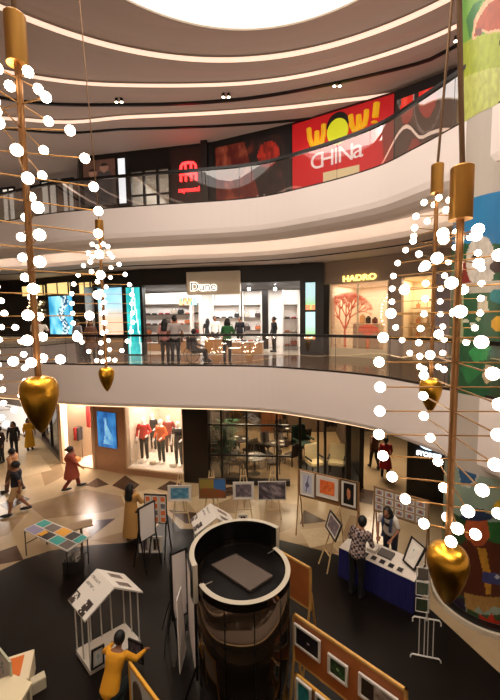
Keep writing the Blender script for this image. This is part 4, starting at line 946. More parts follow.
def picture(c4, kind, label, mat=.14, frame='151010', fw=.03, a=0, group=None, name='framed_picture', nx=18, ny=18, th=.03, em=0.0):
    """c4: bottom-left, bottom-right, top-right, top-left in space"""
    bl, br, tr, tl = [Vector(p) for p in c4]; n = (br-bl).cross(tl-bl).normalized()
    if n.dot(EYEV-bl) < 0: n = -n
    L = (br-bl).length; Hh = (tl-bl).length; P = lambda s, t, w=0.0: (bl*(1-s)+br*s)*(1-t)+(tl*(1-s)+tr*s)*t+n*w
    e = empty(name, P(.5, 0), label, 'picture', group)
    fs, ft = fw/L, fw/Hh; mb = MB()
    for s0, s1, t0, t1 in ((0, 1, 0, ft), (0, 1, 1-ft, 1), (0, fs, ft, 1-ft), (1-fs, 1, ft, 1-ft)):
        mb.prism([P(s0, t0, 0.002), P(s1, t0, 0.002), P(s1, t1, 0.002), P(s0, t1, 0.002)], n*th)
    mb.build('frame', M(frame, .4), e)
    mb = MB(); mb.prism([P(fs, ft, .003), P(1-fs, ft, .003), P(1-fs, 1-ft, .003), P(fs, 1-ft, .003)], n*th*.5); mb.build('mat_board', M('ddd6ca', .7), e)
    ms, mt_ = fs+mat*min(1, Hh/L), ft+mat*min(1, L/Hh)
    f = art(kind, a); paint('print', lambda s, t: P(ms+(1-2*ms)*s, mt_+(1-2*mt_)*t, th*.5+.006), nx, ny, f, e, em)
    rebase(e); return e
def fpic(fr, x0, y0, x1, y1, kind, label, w=.03, **k):
    xm, ym = (x0+x1)/2, (y0+y1)/2; u0 = fr.px(x0, ym, w)[0]; u1 = fr.px(x1, ym, w)[0]; v1 = fr.px(xm, y0, w)[1]; v0 = fr.px(xm, y1, w)[1]
    return picture((fr.at(u0, v0, w), fr.at(u1, v0, w), fr.at(u1, v1, w), fr.at(u0, v1, w)), kind, label, **k)
def board(fr, L, h0, h1, label, mat=None, frm=None, legs=True, th=.04, name='display_board', fwid=.045):
    e = empty(name, fr.at(L/2, 0), label, 'display board'); mat = mat or WOOD; frm = frm or LWOOD
    mb = MB(); fr.box(mb, .02, L-.02, h0+.02, h1-.02, -th*.4, th*.4); mb.build('panel', mat, e)
    mb = MB()
    for a in ((0, L, h1-fwid, h1), (0, L, h0, h0+fwid), (0, fwid, h0, h1), (L-fwid, L, h0, h1)): fr.box(mb, *a, -th/2, th/2, .006)
    mb.build('frame', frm, e)
    if legs:
        for u in (.03, L-.03):
            mb = MB(); mb.tube([fr.at(u, h0+.3, -.02), fr.at(u, .01, .22)], .02, 8); mb.build('leg', frm, e)
            mb = MB(); mb.tube([fr.at(u, h0+.3, -.04), fr.at(u, .01, -.3)], .02, 8); mb.build('leg', frm, e)
    rebase(e); return e
OR = M('a8602c', .5, noise=.08, nscale=5)
a0 = G(293, 612, 2.0); a1 = G(408, 690, 2.0); fC = Fr(a0.xy, a1.xy, 0); hb = fC.px(294, 659)[1]
board(fC, fC.L, hb, 2.0, 'orange display board with three mounted pictures, lower right foreground', OR)
def quadpic(fr, pts, kind, label, w=.03, **k):   # pts: px of bl, br, tr, tl
    uv = [fr.px(x, y, w) for x, y in pts]; u0 = (uv[0][0]+uv[3][0])/2; u1 = (uv[1][0]+uv[2][0])/2; v0 = (uv[0][1]+uv[1][1])/2; v1 = (uv[2][1]+uv[3][1])/2
    return picture((fr.at(u0, v0, w), fr.at(u1, v0, w), fr.at(u1, v1, w), fr.at(u0, v1, w)), kind, label, **k)
quadpic(fC, [(295, 642), (321, 663), (321, 641), (295, 621)], 'dark', 'black picture with a pale dot, first on the near orange board', frame='d8d2c8', mat=.02)
quadpic(fC, [(328.5, 670), (348, 687), (349, 668), (328.5, 650)], 'green', 'dark green picture in the middle of the near orange board', frame='d8d2c8', mat=.04)
quadpic(fC, [(359, 692), (398, 724), (399, 700), (359, 669.5)], 'portrait', 'pale portrait print, last on the near orange board', frame='d8d2c8', mat=.04)
b0 = G(295, 672, 1.35); b1 = b0+V3(fC.u.x, fC.u.y, 0)*1.55; fD = Fr(b0.xy, b1.xy, 0)
board(fD, fD.L, .55, 1.35, 'lower yellow framed display board below the near orange board', M('8a5a30', .5), M('d8a042', .45))
quadpic(fD, [(297, 700), (312, 712), (312, 688), (297, 677)], 'teal', 'teal landscape on the lower yellow framed board, left', frame='d8d2c8', mat=.02); quadpic(fD, [(316, 716), (332, 728), (332, 704), (316, 691)], 'green', 'green print on the lower yellow framed board, right', frame='d8d2c8', mat=.02, a=2)
c0 = G(274, 547, 2.0); c1 = G(311.5, 568, 2.0); fE = Fr(c0.xy, c1.xy, 0); board(fE, fE.L, fE.px(311, 611)[1], 2.0, 'plain orange board seen behind the cylinder kiosk', OR)
d0_ = G(298, 468.5, 1.96); d1_ = G(359.5, 482.5, 1.96); fA = Fr(d0_.xy, d1_.xy, 0); hb = fA.px(298, 495)[1]
e = board(fA, fA.L, hb, 1.96, 'brown board with three framed pictures in front of the cream armchairs', M('8a6440', .5), M('9a7246', .5))
fpic(fA, 300.5, 472, 314.5, 495.5, 'lilac', 'pale lilac print, left one on the brown three picture board', frame='d8d2c8', fw=.02)
fpic(fA, 316.5, 477, 338.5, 498, 'orange', 'bright orange print in the middle of the three picture board', frame='d8d2c8', fw=.02)
fpic(fA, 340.8, 480.5, 357, 507, 'flower', 'black picture of a pale flower, right on the three picture board', frame='1a1412', fw=.02)
e0 = G(374, 485.5, 1.8); e1 = G(430, 501, 1.8); fB = Fr(e0.xy, e1.xy, 0); hb = fB.px(375, 511)[1]
board(fB, fB.L, hb, 1.8, 'board with a grid of small photos behind the blue table', M('a8927a', .6), M('8a6a48', .5))
for r in range(3):
    for c in range(5):
        L = fB.L; u0 = .06+c*(L-.1)/5; u1 = u0+(L-.1)/5-.06; v1 = 1.74-r*(1.7-hb)/3; v0 = v1-(1.7-hb)/3+.05
        picture((fB.at(u0, v0, .03), fB.at(u1, v0, .03), fB.at(u1, v1, .03), fB.at(u0, v1, .03)), 'arch', 'small photo in a white border pinned on the photo grid board', frame='e4ddd0', fw=.015, mat=.05, a=r*5+c, group='photos on the grid board', name='small_photo', nx=6, ny=6, th=.01)
# ---- four easels
def easel(p, rz, h, label, m=None):
    e = empty('easel', (p.x, p.y, 0), label, 'easel', None, rz); m = m or M('cbb084', .6)
    for s in (-1, 1): MB().tube([(s*.06, .02, h), (s*.27, -.12, .0)], .018, 6).build('leg', m, e)
    MB().tube([(0, .04, h-.06), (0, .5, .0)], .018, 6).build('leg', m, e); MB().box((0, -.1, h*.52), (.5, .06, .03)).build('ledge', m, e); MB().box((0, -.02, h-.2), (.16, .03, .03)).build('crossbar', m, e)
    MB().box((0, -.13, h*.22), (.44, .02, .03)).build('crossbar', m, e); return e
for i, (fx, fy, x0, y0, x1, y1, kind, lab, fr_, mt) in enumerate([(181, 523, 168, 485, 191.5, 501, 'sea', 'blue sea painting with a wide white mat, on the leftmost easel', 'ddd6ca', .12),
        (212, 522, 199, 478, 226, 498, 'field', 'landscape painting of orange field and blue hill on the second easel', '6a5a48', .0),
        (244, 520, 233, 481.6, 254, 499, 'grey', 'grey painting with a white mat on the third easel', 'ddd6ca', .1), (273, 520, 258, 481, 286, 499.6, 'rocks', 'dark grey rock painting on the rightmost of the four easels', 'c8c0b4', .0)]):
    p = G(fx, fy, 0); h = 1.62 if i else 1.55
    easel(p+V3(0, .12, 0), 0, h, ['leftmost wooden easel before the restaurant, holding a blue picture', 'wooden easel holding the orange and blue landscape', 'wooden easel holding the grey matted painting', 'rightmost of the four wooden easels, holding a dark painting'][i])
    f = Fr((p.x-1, p.y+.0), (p.x+1, p.y+.0), 0); fpic(f, x0, y0, x1, y1, kind, lab, frame=fr_, mat=mt, fw=.025, w=.0)
f = Fr(G(236, 522, 0).xy, G(250, 522, 0).xy, 0); fpic(f, 238.5, 514, 247.5, 521.8, 'flower', 'tiny dark picture with a white border standing on the floor below the third easel', w=.0, frame='ddd6ca')
# leaning picture on its own easel by the man in the checked shirt
picture((G(326, 526.5, .95), G(336, 542.5, .95), G(343, 525, 1.42), G(331, 509.5, 1.42)), 'grey', 'black framed tilted picture on the easel left of the checked shirt man', mat=.1, frame='120e0c', fw=.04)
pc = (G(326, 526, .95)+G(343, 525, 1.42))/2; e = empty('easel', (pc.x, pc.y, 0), 'pale wooden easel left of the man in the checked shirt', 'easel'); m_ = M('c8a878', .6)
for a, b in ((G(339, 508, 1.55), G(318.5, 564, 0)), (G(339, 508, 1.55), G(327, 574, 0)), (G(339, 508, 1.55), G(345, 556, 0)), (G(323, 549, .35), G(330, 557, .35))): MB().tube([a+V3(.03, .06, 0), b], .018, 6).build('leg', m_, e)
rebase(e)
# ---- blue table
t0, t1 = G(339, 547, .75), G(414.5, 581.5, .75); fT_ = Fr(t0.xy, t1.xy, 0); L = fT_.L
e = empty('covered_table', fT_.at(L/2, 0, -.35), 'long table with white top and deep blue pleated cloth beside the mural', 'table')
mb = MB(); fT_.box(mb, 0, L, .72, .75, -.75, 0, .005); mb.build('white_top_cloth', M('ddd4c8', .7), e)
mb = MB(); n = 90; per = [(u, 0) for u in [L*k/n for k in range(n+1)]] + [(L, -.75*k/24) for k in range(1, 25)] + [(L-L*k/n, -.75) for k in range(1, n+1)] + [(0, -.75+.75*k/24) for k in range(1, 24)]
T = []; B = []
for i, (u, w) in enumerate(per):
    o_ = .018*math.sin(i*1.9); T.append(mb.bm.verts.new(fT_.at(u, .735, w+(.004 if w > -.3 else -.004)))); B.append(mb.bm.verts.new(fT_.at(u+(o_ if 0 < w else 0), .01, w+.03+o_ if w == 0 else w)))
for i in range(len(T)): mb.bm.faces.new((T[i], T[(i+1) % len(T)], B[(i+1) % len(T)], B[i]))
mb.build('pleated_skirt', M('151556', .75), e, smooth=True); rebase(e)
for i in range(6):
    u = .35+i*.2+.0; mb = MB(); c = [fT_.at(u, .757, -.06), fT_.at(u+.14, .757, -.06), fT_.at(u+.14, .757, -.24), fT_.at(u, .757, -.24)]
    picture(c[:4], 'dark', 'dark postcard lying along the front edge of the blue table', frame='cfc8bc', fw=.012, mat=.01, th=.004, a=i, group='postcards on the blue table', name='postcard', nx=5, ny=5)
mb = MB(); fT_.box(mb, L-.95, L-.62, .752, .80, -.6, -.32, .005); tag(mb.build('print_box', M('5a5450', .5)), 'dark flat box of prints on the blue table beside the leaning picture', 'box')
mb = MB(); fT_.box(mb, L-1.2, L-.98, .752, .83, -.55, -.3, .005); tag(mb.build('print_stack', M('cfc6ba', .6)), 'white stack of paper on the blue table', 'paper')
picture((G(403, 561, .78), G(415, 571.5, .78), G(427, 549, 1.22), G(412, 536, 1.22)), 'cartoon', 'black framed comic drawing leaning at the right end of the blue table', mat=.16, frame='120e0c', fw=.035)
# ---- white wire card rack
p = V3(3.2, 6.1, 0); e = empty('card_rack', p, 'white metal card rack with hooked feet right of the blue table', 'rack', None, -.25); WM = M('d9d6ce', .4)
for z, w_ in ((.04, .23), (.80, .21)):
    MB().tube([(-w_-.03, 0, max(.01, z-.06)), (-w_-.03, 0, z), (-w_, 0, z+.04), (w_, 0, z+.04), (w_+.03, 0, z), (w_+.03, 0, max(.01, z-.06))], .014, 8).build('hooked_bar', WM, e)
for x in (-.12, -.03, .03, .12): MB().tube([(x, 0, .07), (x, 0, .84)], .009, 6).build('rod', WM, e)
MB().tube([(0, 0, .8), (0, 0, 1.85)], .016, 8).build('pole', WM, e)
for k, z in enumerate((.98, 1.3, 1.58)):
    pk = MB()
    for a, b in (((-.2, z), (.02, z)), ((-.2, z+.26), (.02, z+.26)), ((-.2, z), (-.2, z+.26)), ((.02, z), (.02, z+.26))): pk.tube([(a[0], -.03, a[1]), (b[0], -.03, b[1])], .008, 6)
    o = pk.build('card_pocket', WM, e); MB().box((-.09, -.02, z+.13), (.17, .01, .21)).build('card', M(['3c4a30', '5a6450', '6a625a'][k], .6), o)
# ---- white gabled kiosks
def house(label):
    F0 = V3(-2.97, 5.89, 0); R_ = V3(-2.23, 6.48, 0); Bk = V3(-3.43, 6.31, 0); ux = (R_-F0); uy = (Bk-F0); c = F0+ux*.5+uy*.5
    e = empty('gabled_kiosk', c, label, 'kiosk', 'white gabled kiosks'); W_ = M('d8d2c8', .55); P = lambda a, b, z: F0+ux*a+uy*b+V3(0, 0, z)
    mb = MB(); mb.prism([P(0, 0, .01), P(1, 0, .01), P(1, 1, .01), P(0, 1, .01)], (0, 0, .1)); mb.build('base', W_, e)
    for a, b in ((0, 0), (1, 0), (0, 1), (1, 1), (0, .5), (.28, 1), (.5, 1), (.72, 1), (1, .5)): MB().tube([P(.02+a*.96, .03+b*.94, .1), P(.02+a*.96, .03+b*.94, 1.12 if a in (0, 1) else 1.12+.3*(1-abs(a-.5)*2))], .014, 6).build('post', W_, e)
    ze, za = 1.1, 1.47
    for s, nm in ((0, 'l'), (1, 'r')):
        a_ = -.06 if s == 0 else 1.06; q = [P(a_, -.08, ze), P(.5, -.08, za), P(.5, 1.1, za), P(a_, 1.1, ze)]
        mb = MB(); mb.prism(q, (0, 0, .03)); rf = mb.build('roof_panel', M('e2dcd2', .55), e)
        up = V3(0, 0, .034); Q = lambda s_, t_: (q[0]*(1-s_)+q[1]*s_)*(1-t_)+(q[3]*(1-s_)+q[2]*s_)*t_+up
        def ink(x, y, s=s):
            if s == 0:
                if x < .38 and .14 < y < .42 and nz(x*15, y*12) > .22: return hexc('3a302c')
                if x < .3 and y > .72 and nz(x*12, y*16, 2) > .3: return hexc('4a403a')
                if .5 < x < .9 and .5 < y < .95 and (int(x*40) % 2) and nz(x*50, y*50) > .4: return hexc('a39c94')
            else:
                if .25 < x < .75 and (.15 < y < .4 or .6 < y < .85): return mixc('4a3a34', '8a7a70', nz(x*9, y*9))
            return hexc('e2dcd2')
        paint('printed_sheet', Q, 26, 26, ink, rf)
    rebase(e); return e
h0_ = house('white gabled kiosk with printed roof in front of the crouching person in yellow')
h1_ = copy_tree(h0_); h1_.location = (-1.0, 8.75, 0); h1_.rotation_euler = (0, 0, -.5); h1_['label'] = 'second white gabled kiosk whose roof shows behind the cylinder kiosk'
picture((G(91, 670, .12), G(104, 662, .12), G(104, 643, .5), G(91, 650, .5)), 'cartoon', 'black framed picture held left of the crouching person', frame='120e0c', mat=.15, fw=.03)
picture((G(130, 655, .12), G(144, 664, .12), G(143, 643, .5), G(129, 637, .5)), 'grey', 'dark framed picture propped right of the crouching person', frame='120e0c', mat=.02, fw=.03)
# ---- table of coloured prints
tq = [G(67, 551, .75), G(89, 537, .75), G(45, 519, .75), G(23, 529.5, .75)]; ctr = sum(tq, V3(0, 0, 0))/4
e = empty('print_table', (ctr.x, ctr.y, 0), 'slim black metal table covered with coloured prints on the left floor', 'table'); mb = MB(); mb.prism([p-V3(0, 0, .03) for p in tq], (0, 0, .03)); mb.build('tabletop', M('cfc9be', .5), e)
for p in tq: q = p.lerp(ctr, .05); MB().tube([(q.x, q.y, .72), (q.x, q.y, .003)], .016, 6).build('leg', BLACK, e)
for a, b in ((0, 1), (2, 3)): p, q = tq[a].lerp(ctr, .05), tq[b].lerp(ctr, .05); MB().tube([(p.x, p.y, .35), (q.x, q.y, .35)], .012, 6).build('crossbar', BLACK, e)
rebase(e)
TQ = lambda s, t, z=0: (tq[3]*(1-s)+tq[0]*s)*(1-t)+(tq[2]*(1-s)+tq[1]*s)*t+V3(0, 0, z)
cards = [(.02, .04, .28, .45, '8f8aa6'), (.02, .52, .2, .94, '2f9a94'), (.32, .04, .55, .45, '2a2420'), (.23, .5, .45, .92, '6f675f'), (.30, .02, .34, .45, 'd8982a'), (.47, .52, .68, .95, 'e0a02c'), (.58, .04, .78, .45, '2f9a94'), (.70, .5, .86, .95, '2a2622'), (.8, .04, .98, .45, '575048'), (.88, .5, .99, .95, '2f9a94'), (.33, .08, .4, .4, 'e0a02c')]
for i, (s0, t0_, s1, t1_, c) in enumerate(cards):
    mb = MB(); mb.prism([TQ(s0, t0_, .002+.001*i), TQ(s1, t0_, .002+.001*i), TQ(s1, t1_, .002+.001*i), TQ(s0, t1_, .002+.001*i)], (0, 0, .003)); q = TQ((s0+s1)/2, (t0_+t1_)/2)
    tag(mb.build('print_sheet', M(c, .5)), {'8f8aa6': 'lilac grey print at the far left corner of the slim black table', '6f675f': 'brown grey print near the middle of the slim black table', '575048': 'dark olive print at the near corner of the slim black table', '2f9a94': 'teal print lying on the slim black table', 'e0a02c': 'yellow print lying on the slim black table', 'd8982a': 'yellow print lying on the slim black table', '2a2420': 'near black print lying on the slim black table', '2a2622': 'near black print lying on the slim black table'}[c], 'print', {'8f8aa6': 'lilac prints', '6f675f': 'brown prints', '575048': 'olive prints', '2f9a94': 'teal prints', 'e0a02c': 'yellow prints', 'd8982a': 'yellow prints', '2a2420': 'black prints', '2a2622': 'black prints'}[c]+' on the slim table')
q = G(74, 570, 0); e = empty('wire_crate', (q.x, q.y, 0), 'dark open crate with prints under the slim print table', 'crate')
mb = MB(); [mb.box((q.x+dx, q.y+dy, .17), s) for dx, dy, s in ((0, -.15, (.4, .02, .3)), (0, .15, (.4, .02, .3)), (-.2, 0, (.02, .3, .3)), (.2, 0, (.02, .3, .3)))]; mb.build('sides', M('2a2522', .5), e)
for j in range(4): mb = MB(); mb.box((q.x-.12+j*.08, q.y, .24), (.02, .24, .36)); mb.build('print', M(['b8b0a6', '6a625a', '8a8278', 'a89f94'][j], .6), e)
rebase(e)
mb = MB(); a = G(76, 531, .5); mb.box((a.x+.1, a.y+.1, .62), (.6, .4, .03), Matrix.Rotation(.5, 3, 'Z')); mb.box((a.x+.1, a.y+.1, .31), (.05, .05, .62)); tag(mb.build('side_stand', M('8a6f4a', .5)), 'small brown flat topped stand behind the print table', 'stand')
# ---- print display behind/beside the woman in ochre
b0 = G(137.5, 508.7, 1.7); b1 = G(154.6, 499.7, 1.7); fF = Fr(b0.xy, b1.xy, 0); board(fF, fF.L, fF.px(147, 539)[1], 1.7, 'blank white board in a black frame beside the woman in ochre', M('e6ded8', .6), BLACK)
b0 = G(144, 493.5, 1.72); b1 = G(166.5, 494.5, 1.72); fO = Fr(b0.xy, b1.xy, 0); hb = fO.px(155, 523)[1]; board(fO, fO.L, hb, 1.72, 'rack of orange and white prints behind the blank white board', M('d8cfc4', .6), BLACK)
for r in range(4):
    for c in range(3):
        if (r+c) % 4 == 3: kind = 'grey'
        else: kind = 'orange'
        u0 = .03+c*fO.L/3; v1 = 1.68-r*(1.66-hb)/4
        picture((fO.at(u0, v1-.17, .03), fO.at(u0+fO.L/3-.05, v1-.17, .03), fO.at(u0+fO.L/3-.05, v1, .03), fO.at(u0, v1, .03)), kind, ('orange' if kind == 'orange' else 'grey')+' print clipped on the rack behind the blank white board', frame='e4ddd0', fw=.015, mat=.04, a=r+c, group=kind+' prints on the rack', name='small_print', nx=6, ny=5, th=.01)
p = G(150, 553, 0)
for k, (x0, x1, kd, l) in enumerate(((139, 150, 'grey', 'small grey print low on the floor stand below the blank board'), (151, 162.5, 'portrait', 'small brown print low on the floor stand below the blank board'))):
    f = Fr((p.x-1, p.y), (p.x+1, p.y), 0); fpic(f, x0, 536, x1, 552, kd, l, w=0, frame='ddd6ca', fw=.03)
# ---- boards left of the cylinder
b0 = G(169.5, 554, 1.9); b1 = G(186.5, 547, 1.9); fP = Fr(b0.xy, b1.xy, 0); board(fP, fP.L, fP.px(178, 618)[1], 1.9, 'tall white board with black edge left of the cylinder kiosk', M('f0e6e0', .6), BLACK)
b0 = G(187, 552, 1.95); b1 = G(195, 592, 1.95); fP2 = Fr(b0.xy, b1.xy, 0); board(fP2, fP2.L, .35, 1.95, 'white board seen almost edge on, touching the left of the cylinder', M('f0e6e0', .6), BLACK)
mb = MB(); q0, q1 = G(176.5, 601, 1.25), G(180.5, 674, .1); d = V3(.10, -.02, 0)
mb.prism([q0-V3(.012, 0, 0), q1-V3(.02, 0, 0), q1+V3(.0, .5, 0), q0+V3(.0, .35, 0)], (.02, 0, 0)); e = mb.build('leaning_panel', M('d8d0c8', .6)); tag(e, 'narrow white panel leaning, seen edge on left of the cylinder', 'panel')
q = G(172, 640, 0); e = empty('tripod', (q.x, q.y, 0), 'thin black tripod on the dark floor left of the cylinder', 'tripod')
for a, b in ((0, 0), (1, 2.1), (2, 4.2)): MB().tube([(0, 0, .9), (.36*math.cos(b+.3), .36*math.sin(b+.3), .003)], .01, 6).build('leg', BLACK, e)
MB().tube([(0, 0, .9), (0, 0, 1.5)], .012, 6).build('pole', BLACK, e)
# ---- yellow rail board, bottom
b0 = G(129, 661, 1.45); b1 = G(162, 706, 1.45); fG_ = Fr(b0.xy, b1.xy, 0); board(fG_, fG_.L, .55, 1.45, 'display board with yellow top rail at the bottom edge', M('d2ccc2', .6), M('dca02c', .4), fwid=.06)
mb = MB(); uc, vc = fG_.px(137, 692, .03); mb.prism([fG_.at(uc+.12*math.cos(a*PI/10), vc+.14*math.sin(a*PI/10), .022) for a in range(11)]+[fG_.at(uc-.12, .75, .022), fG_.at(uc+.12, .75, .022)], fG_.n*.012); tag(mb.build('arch_print', M('5a4a3c', .6)), 'dark arch shape print on the yellow railed board', 'picture')
# ---- white table bottom left with boxes
tq = [V3(*G(-20, 722, .8)), V3(*G(18, 706, .8)), V3(*G(32, 682, .8)), V3(*G(13, 674, .8)), V3(*G(-30, 690, .8))]
e = empty('white_table', (-3.9, 4.9, 0), 'cream display table cut by the bottom left corner', 'table'); mb = MB(); mb.prism([p-V3(0, 0, .05) for p in tq], (0, 0, .05)); mb.build('tabletop', M('e6d8b4', .5), e)
for p in (tq[1], tq[2], tq[3]): q = p.lerp(V3(-3.9, 4.9, .8), .1); mb = MB(); mb.box((q.x, q.y, .375), (.05, .05, .75)); mb.build('leg', M('d8ccb0', .5), e)
rebase(e)
q = G(8, 668, .45); e = empty('open_box', (q.x, q.y, 0), 'open cream box with an orange liner beside the cream table', 'box')
MB().box((0, 0, .2), (.7, .6, .4), Matrix.Rotation(.4, 3, 'Z'), bev=.01).build('carton', M('e8d8b8', .6), e); MB().box((-.05, 0, .405), (.5, .4, .02), Matrix.Rotation(.4, 3, 'Z')).build('liner', M('d8702c', .6), e); MB().ball((-.08, -.05, .44), .1, 2).build('bowl', M('7a2c18', .4), e)
f = Fr(G(-14, 632, 1.0).xy, G(12, 664, 1.0).xy, 0); picture((f.at(0, .45), f.at(f.L, .45), f.at(f.L, 1.05), f.at(0, 1.05)), 'cartoon', 'pale green board in a light frame at the left edge, above the cream table', frame='b8b8a0', mat=.02, a=3)
mb = MB(); q = G(32, 690, .1); mb.box((q.x+.05, q.y+.1, .12), (.22, .16, .22), Matrix.Rotation(.7, 3, 'Z'), bev=.01); tag(mb.build('small_box', M('cfc4a8', .6)), 'small cream box on the floor by the cream table', 'box')
# ================================================================== MURAL COLUMN
DC = V3(5.2, 7.5, 0); DR = .86
def hit(px, py):
    d = ray(px, py); o = EYEV-DC; a = d.x**2+d.y**2; b = 2*(o.x*d.x+o.y*d.y); c = o.x**2+o.y**2-DR**2; D = b*b-4*a*c
    t = (-b-math.sqrt(max(D, 0)))/(2*a); p = EYEV+d*t; q = p-DC
    an = math.atan2(q.y, q.x); an = an if an > 0 else an+2*PI
    if D < 0: an -= .25
    return an, p.z
def ellp(cx, cy, rx, ry, n=18): return [(cx+rx*math.cos(2*PI*k/n), cy+ry*math.sin(2*PI*k/n)) for k in range(n)]
ground = [([(457, 458), (470, 462), (480, 470), (478, 480), (470, 488), (461, 486)], 'c9cdc4'), ([(457, 459), (469, 463), (478, 471), (475, 480), (469, 485), (461, 483)], '35628f'),
  ([(430, 518), (452, 512), (466, 520), (500, 524), (500, 600), (430, 600)], '2c4a26'), ([(492, 506), (498, 500), (520, 498), (520, 508)], 'd8b02a'), ([(488, 522), (520, 518), (520, 548), (490, 545)], '2f6a34'),
  ([(458, 547), (466, 540), (490, 541), (520, 548), (520, 592), (458, 594), (454, 570)], '5a2c1c'), ([(466, 518), (487, 520), (490, 536), (484, 545), (474, 546), (465, 531)], 'b4562f'), ([(468, 528), (464, 534), (468, 540), (476, 541)], 'c8693f'),
  (ellp(477, 517, 17, 4), '26344e'), ([(468, 516), (470, 508), (484, 509), (487, 517)], '2c3c5a'), ([(477, 547), (486, 549), (490, 570), (491, 594), (486, 594), (483, 572)], 'c08a2c'),
  ([(482, 571), (520, 571), (520, 583), (482, 582)], '454a7c'), (ellp(497, 577, 2.3, 2.3), 'd0d0d8'), ([(464, 592), (520, 592), (520, 608), (494, 606), (484, 613), (478, 606), (472, 613), (466, 608)], 'b08547'),
  ([(446, 596), (464, 598), (468, 622), (452, 612)], '261c34'), ([(468, 608), (480, 614), (520, 608), (520, 640), (462, 625)], '33502a'), ([(466, 626), (478, 623), (480, 614), (487, 619), (492, 613), (496, 621), (520, 618), (520, 632), (496, 631), (490, 637), (480, 630)], 'c4321f'),
  ([(455, 560), (462, 552), (466, 575), (460, 590)], '7a3f26')]
mid = [([(430, 245), (520, 245), (520, 420), (430, 420)], '1f5634'), ([(455, 262), (466, 262), (476, 283), (458, 286)], '8a2f26'), (ellp(481, 262, 15, 27), 'cfc8be'), ([(460, 284), (520, 280), (520, 290), (470, 294)], 'b9b2a4'), (ellp(475, 257, 3, 2.2), '141010'),
  ([(454, 285), (464, 288), (463, 342), (454, 340)], 'a9ac7e'), (ellp(498, 267, 9, 6), '3a2624'), (ellp(498, 296, 9, 7), '1c7c82'), ([(478, 298), (482, 296), (487, 297), (489, 312), (477, 312)], 'c9bfa6'), (ellp(500, 324, 9, 8), 'e2aa20'),
  (ellp(466, 321, 3, 2), 'd8d6c0'), (ellp(473, 324, 3, 2), 'd8d6c0'), (ellp(478, 319, 2.5, 2), 'c8d0a0'), ([(468, 352), (478, 344), (492, 347), (486, 360), (474, 362)], '2f9650'), ([(460, 368), (470, 362), (482, 372), (468, 384)], '2a7a44'),
  ([(486, 364), (493, 366), (494, 380), (486, 384), (482, 376)], 'c4ab8a'), (ellp(495, 352, 6, 5), '1b6a5a')]
topm_ = [([(440, 50), (520, 30), (520, 140), (440, 140)], 'a9b93a'), ([(440, 85), (520, 66), (520, 140), (440, 140)], 'c3cc6a'), ([(466, 20), (474, 4), (482, 0), (470, 40)], '2f7a34'), ([(472, 40), (474, 20), (484, 2), (500, -12), (520, -10), (520, 34), (498, 32), (488, 34), (480, 30), (476, 39)], 'e6bb93'),
  ([(474, 37), (477, 22), (487, 6), (500, -4), (520, -2), (520, 30), (498, 29), (488, 31), (480, 28), (477, 36)], 'b8573a'), (ellp(479, 32, 3.5, 4), '8a4a44')]
def mural(name, z0, z1, shapes, base, label):
    S_ = [([hit(*p) for p in pl], c) for pl, c in shapes]; a0, a1 = 2.7, 5.2
    nx = int((a1-a0)*DR/.022); ny = int((z1-z0)/.024)
    def ink(s, t):
        a = a0+(a1-a0)*s; z = z0+(z1-z0)*t; c = base(s, t)
        for pl, col in S_:
            if inside((a, z), pl): c = mixc(col, '1c1210', .16*nz(a*20, z*9))
        return c
    return paint(name, lambda s, t: DC+V3(math.cos(a0+(a1-a0)*s)*(DR+.004), math.sin(a0+(a1-a0)*s)*(DR+.004), z0+(z1-z0)*t), nx, ny, ink, DRUM, 0, .35, label)
mb = MB(); mb.lathe([(DR, .0), (DR, 14.15)], n=64); DRUM = mb.build('mural_column', M('b9b0a6', .5), smooth=False); DRUM.location = (0, 0, 0)
DRUM.data.transform(Matrix.Translation(DC)); tag(DRUM, 'big round column painted with cartoon murals, rising through every floor at the right', 'column')
mural('painted_mural', .17, 3.2, ground, lambda s, t: mixc('7f9484', '9aa795', nz(s*5, t*3)), 'mural of a bearded man in a brown coat and blue hat')
mural('painted_mural', 4.8, 8.7, mid, lambda s, t: mixc('1f6fa6', '3787ba', nz(s*4, t*3)), 'mural with a white creature on blue over green leaves')
mural('painted_mural', 10.25, 14.15, topm_, lambda s, t: mixc('4a8f3c', '7aa83c', nz(s*4, t*4)), 'mural of an orange creature on yellow green')
for r, z0, z1, c, nm in ((1.06, .0, .1, 'cfc4b0', 'plinth'), (1.0, .1, .16, '15100e', 'plinth_band')):
    mb = MB(); mb.lathe([(r, z0+.003), (r, z1)], DC, n=64); o = mb.build(nm, M(c, .3), DRUM)
# ================================================================== PEOPLE
def head(px, py, H, z=0.0): return G(px, py, z+H)
def who(px, py, H, rz, label, z=0.0, wide=1.0, **k):
    p = head(px, py, H, z); r = person((p.x, p.y, z+.006), rz, H, label, z=0, **k); r.scale = (wide, wide, 1); return r
H90 = PI/2
who(70, 447, 1.65, H90+.5, 'person in a rust red long tunic walking past the doorway shop', pose='walk', top='kurta', topc='9c4630', botc='7a3024', hair='bun', wide=1.35)
who(15, 462, 1.78, -H90+.4, 'man in a black t-shirt and khaki shorts striding at the left edge', pose='walk', top='short', topc='14131c', bottom='shorts', botc='b39468', wide=1.25)
who(11.5, 449, 1.66, -H90, 'person in a tan top walking behind the man in black', pose='walk', top='short', topc='a8784c', botc='5a3c2c', wide=1.25)
who(12.4, 422, 1.66, .3, 'person in dark clothes by the bright far left window', top='full', topc='1a1414', botc='1a1416', hair='long', vox=.016)
who(-1, 427, 1.66, -.3, 'dark clothed person half cut by the left edge', top='full', topc='2a1a1a', botc='181416', vox=.016)
who(28, 418, 1.62, .8, 'person in a mustard yellow long dress behind the left heart pendant', top='dress', topc='c8951c', hair='long', vox=.016)
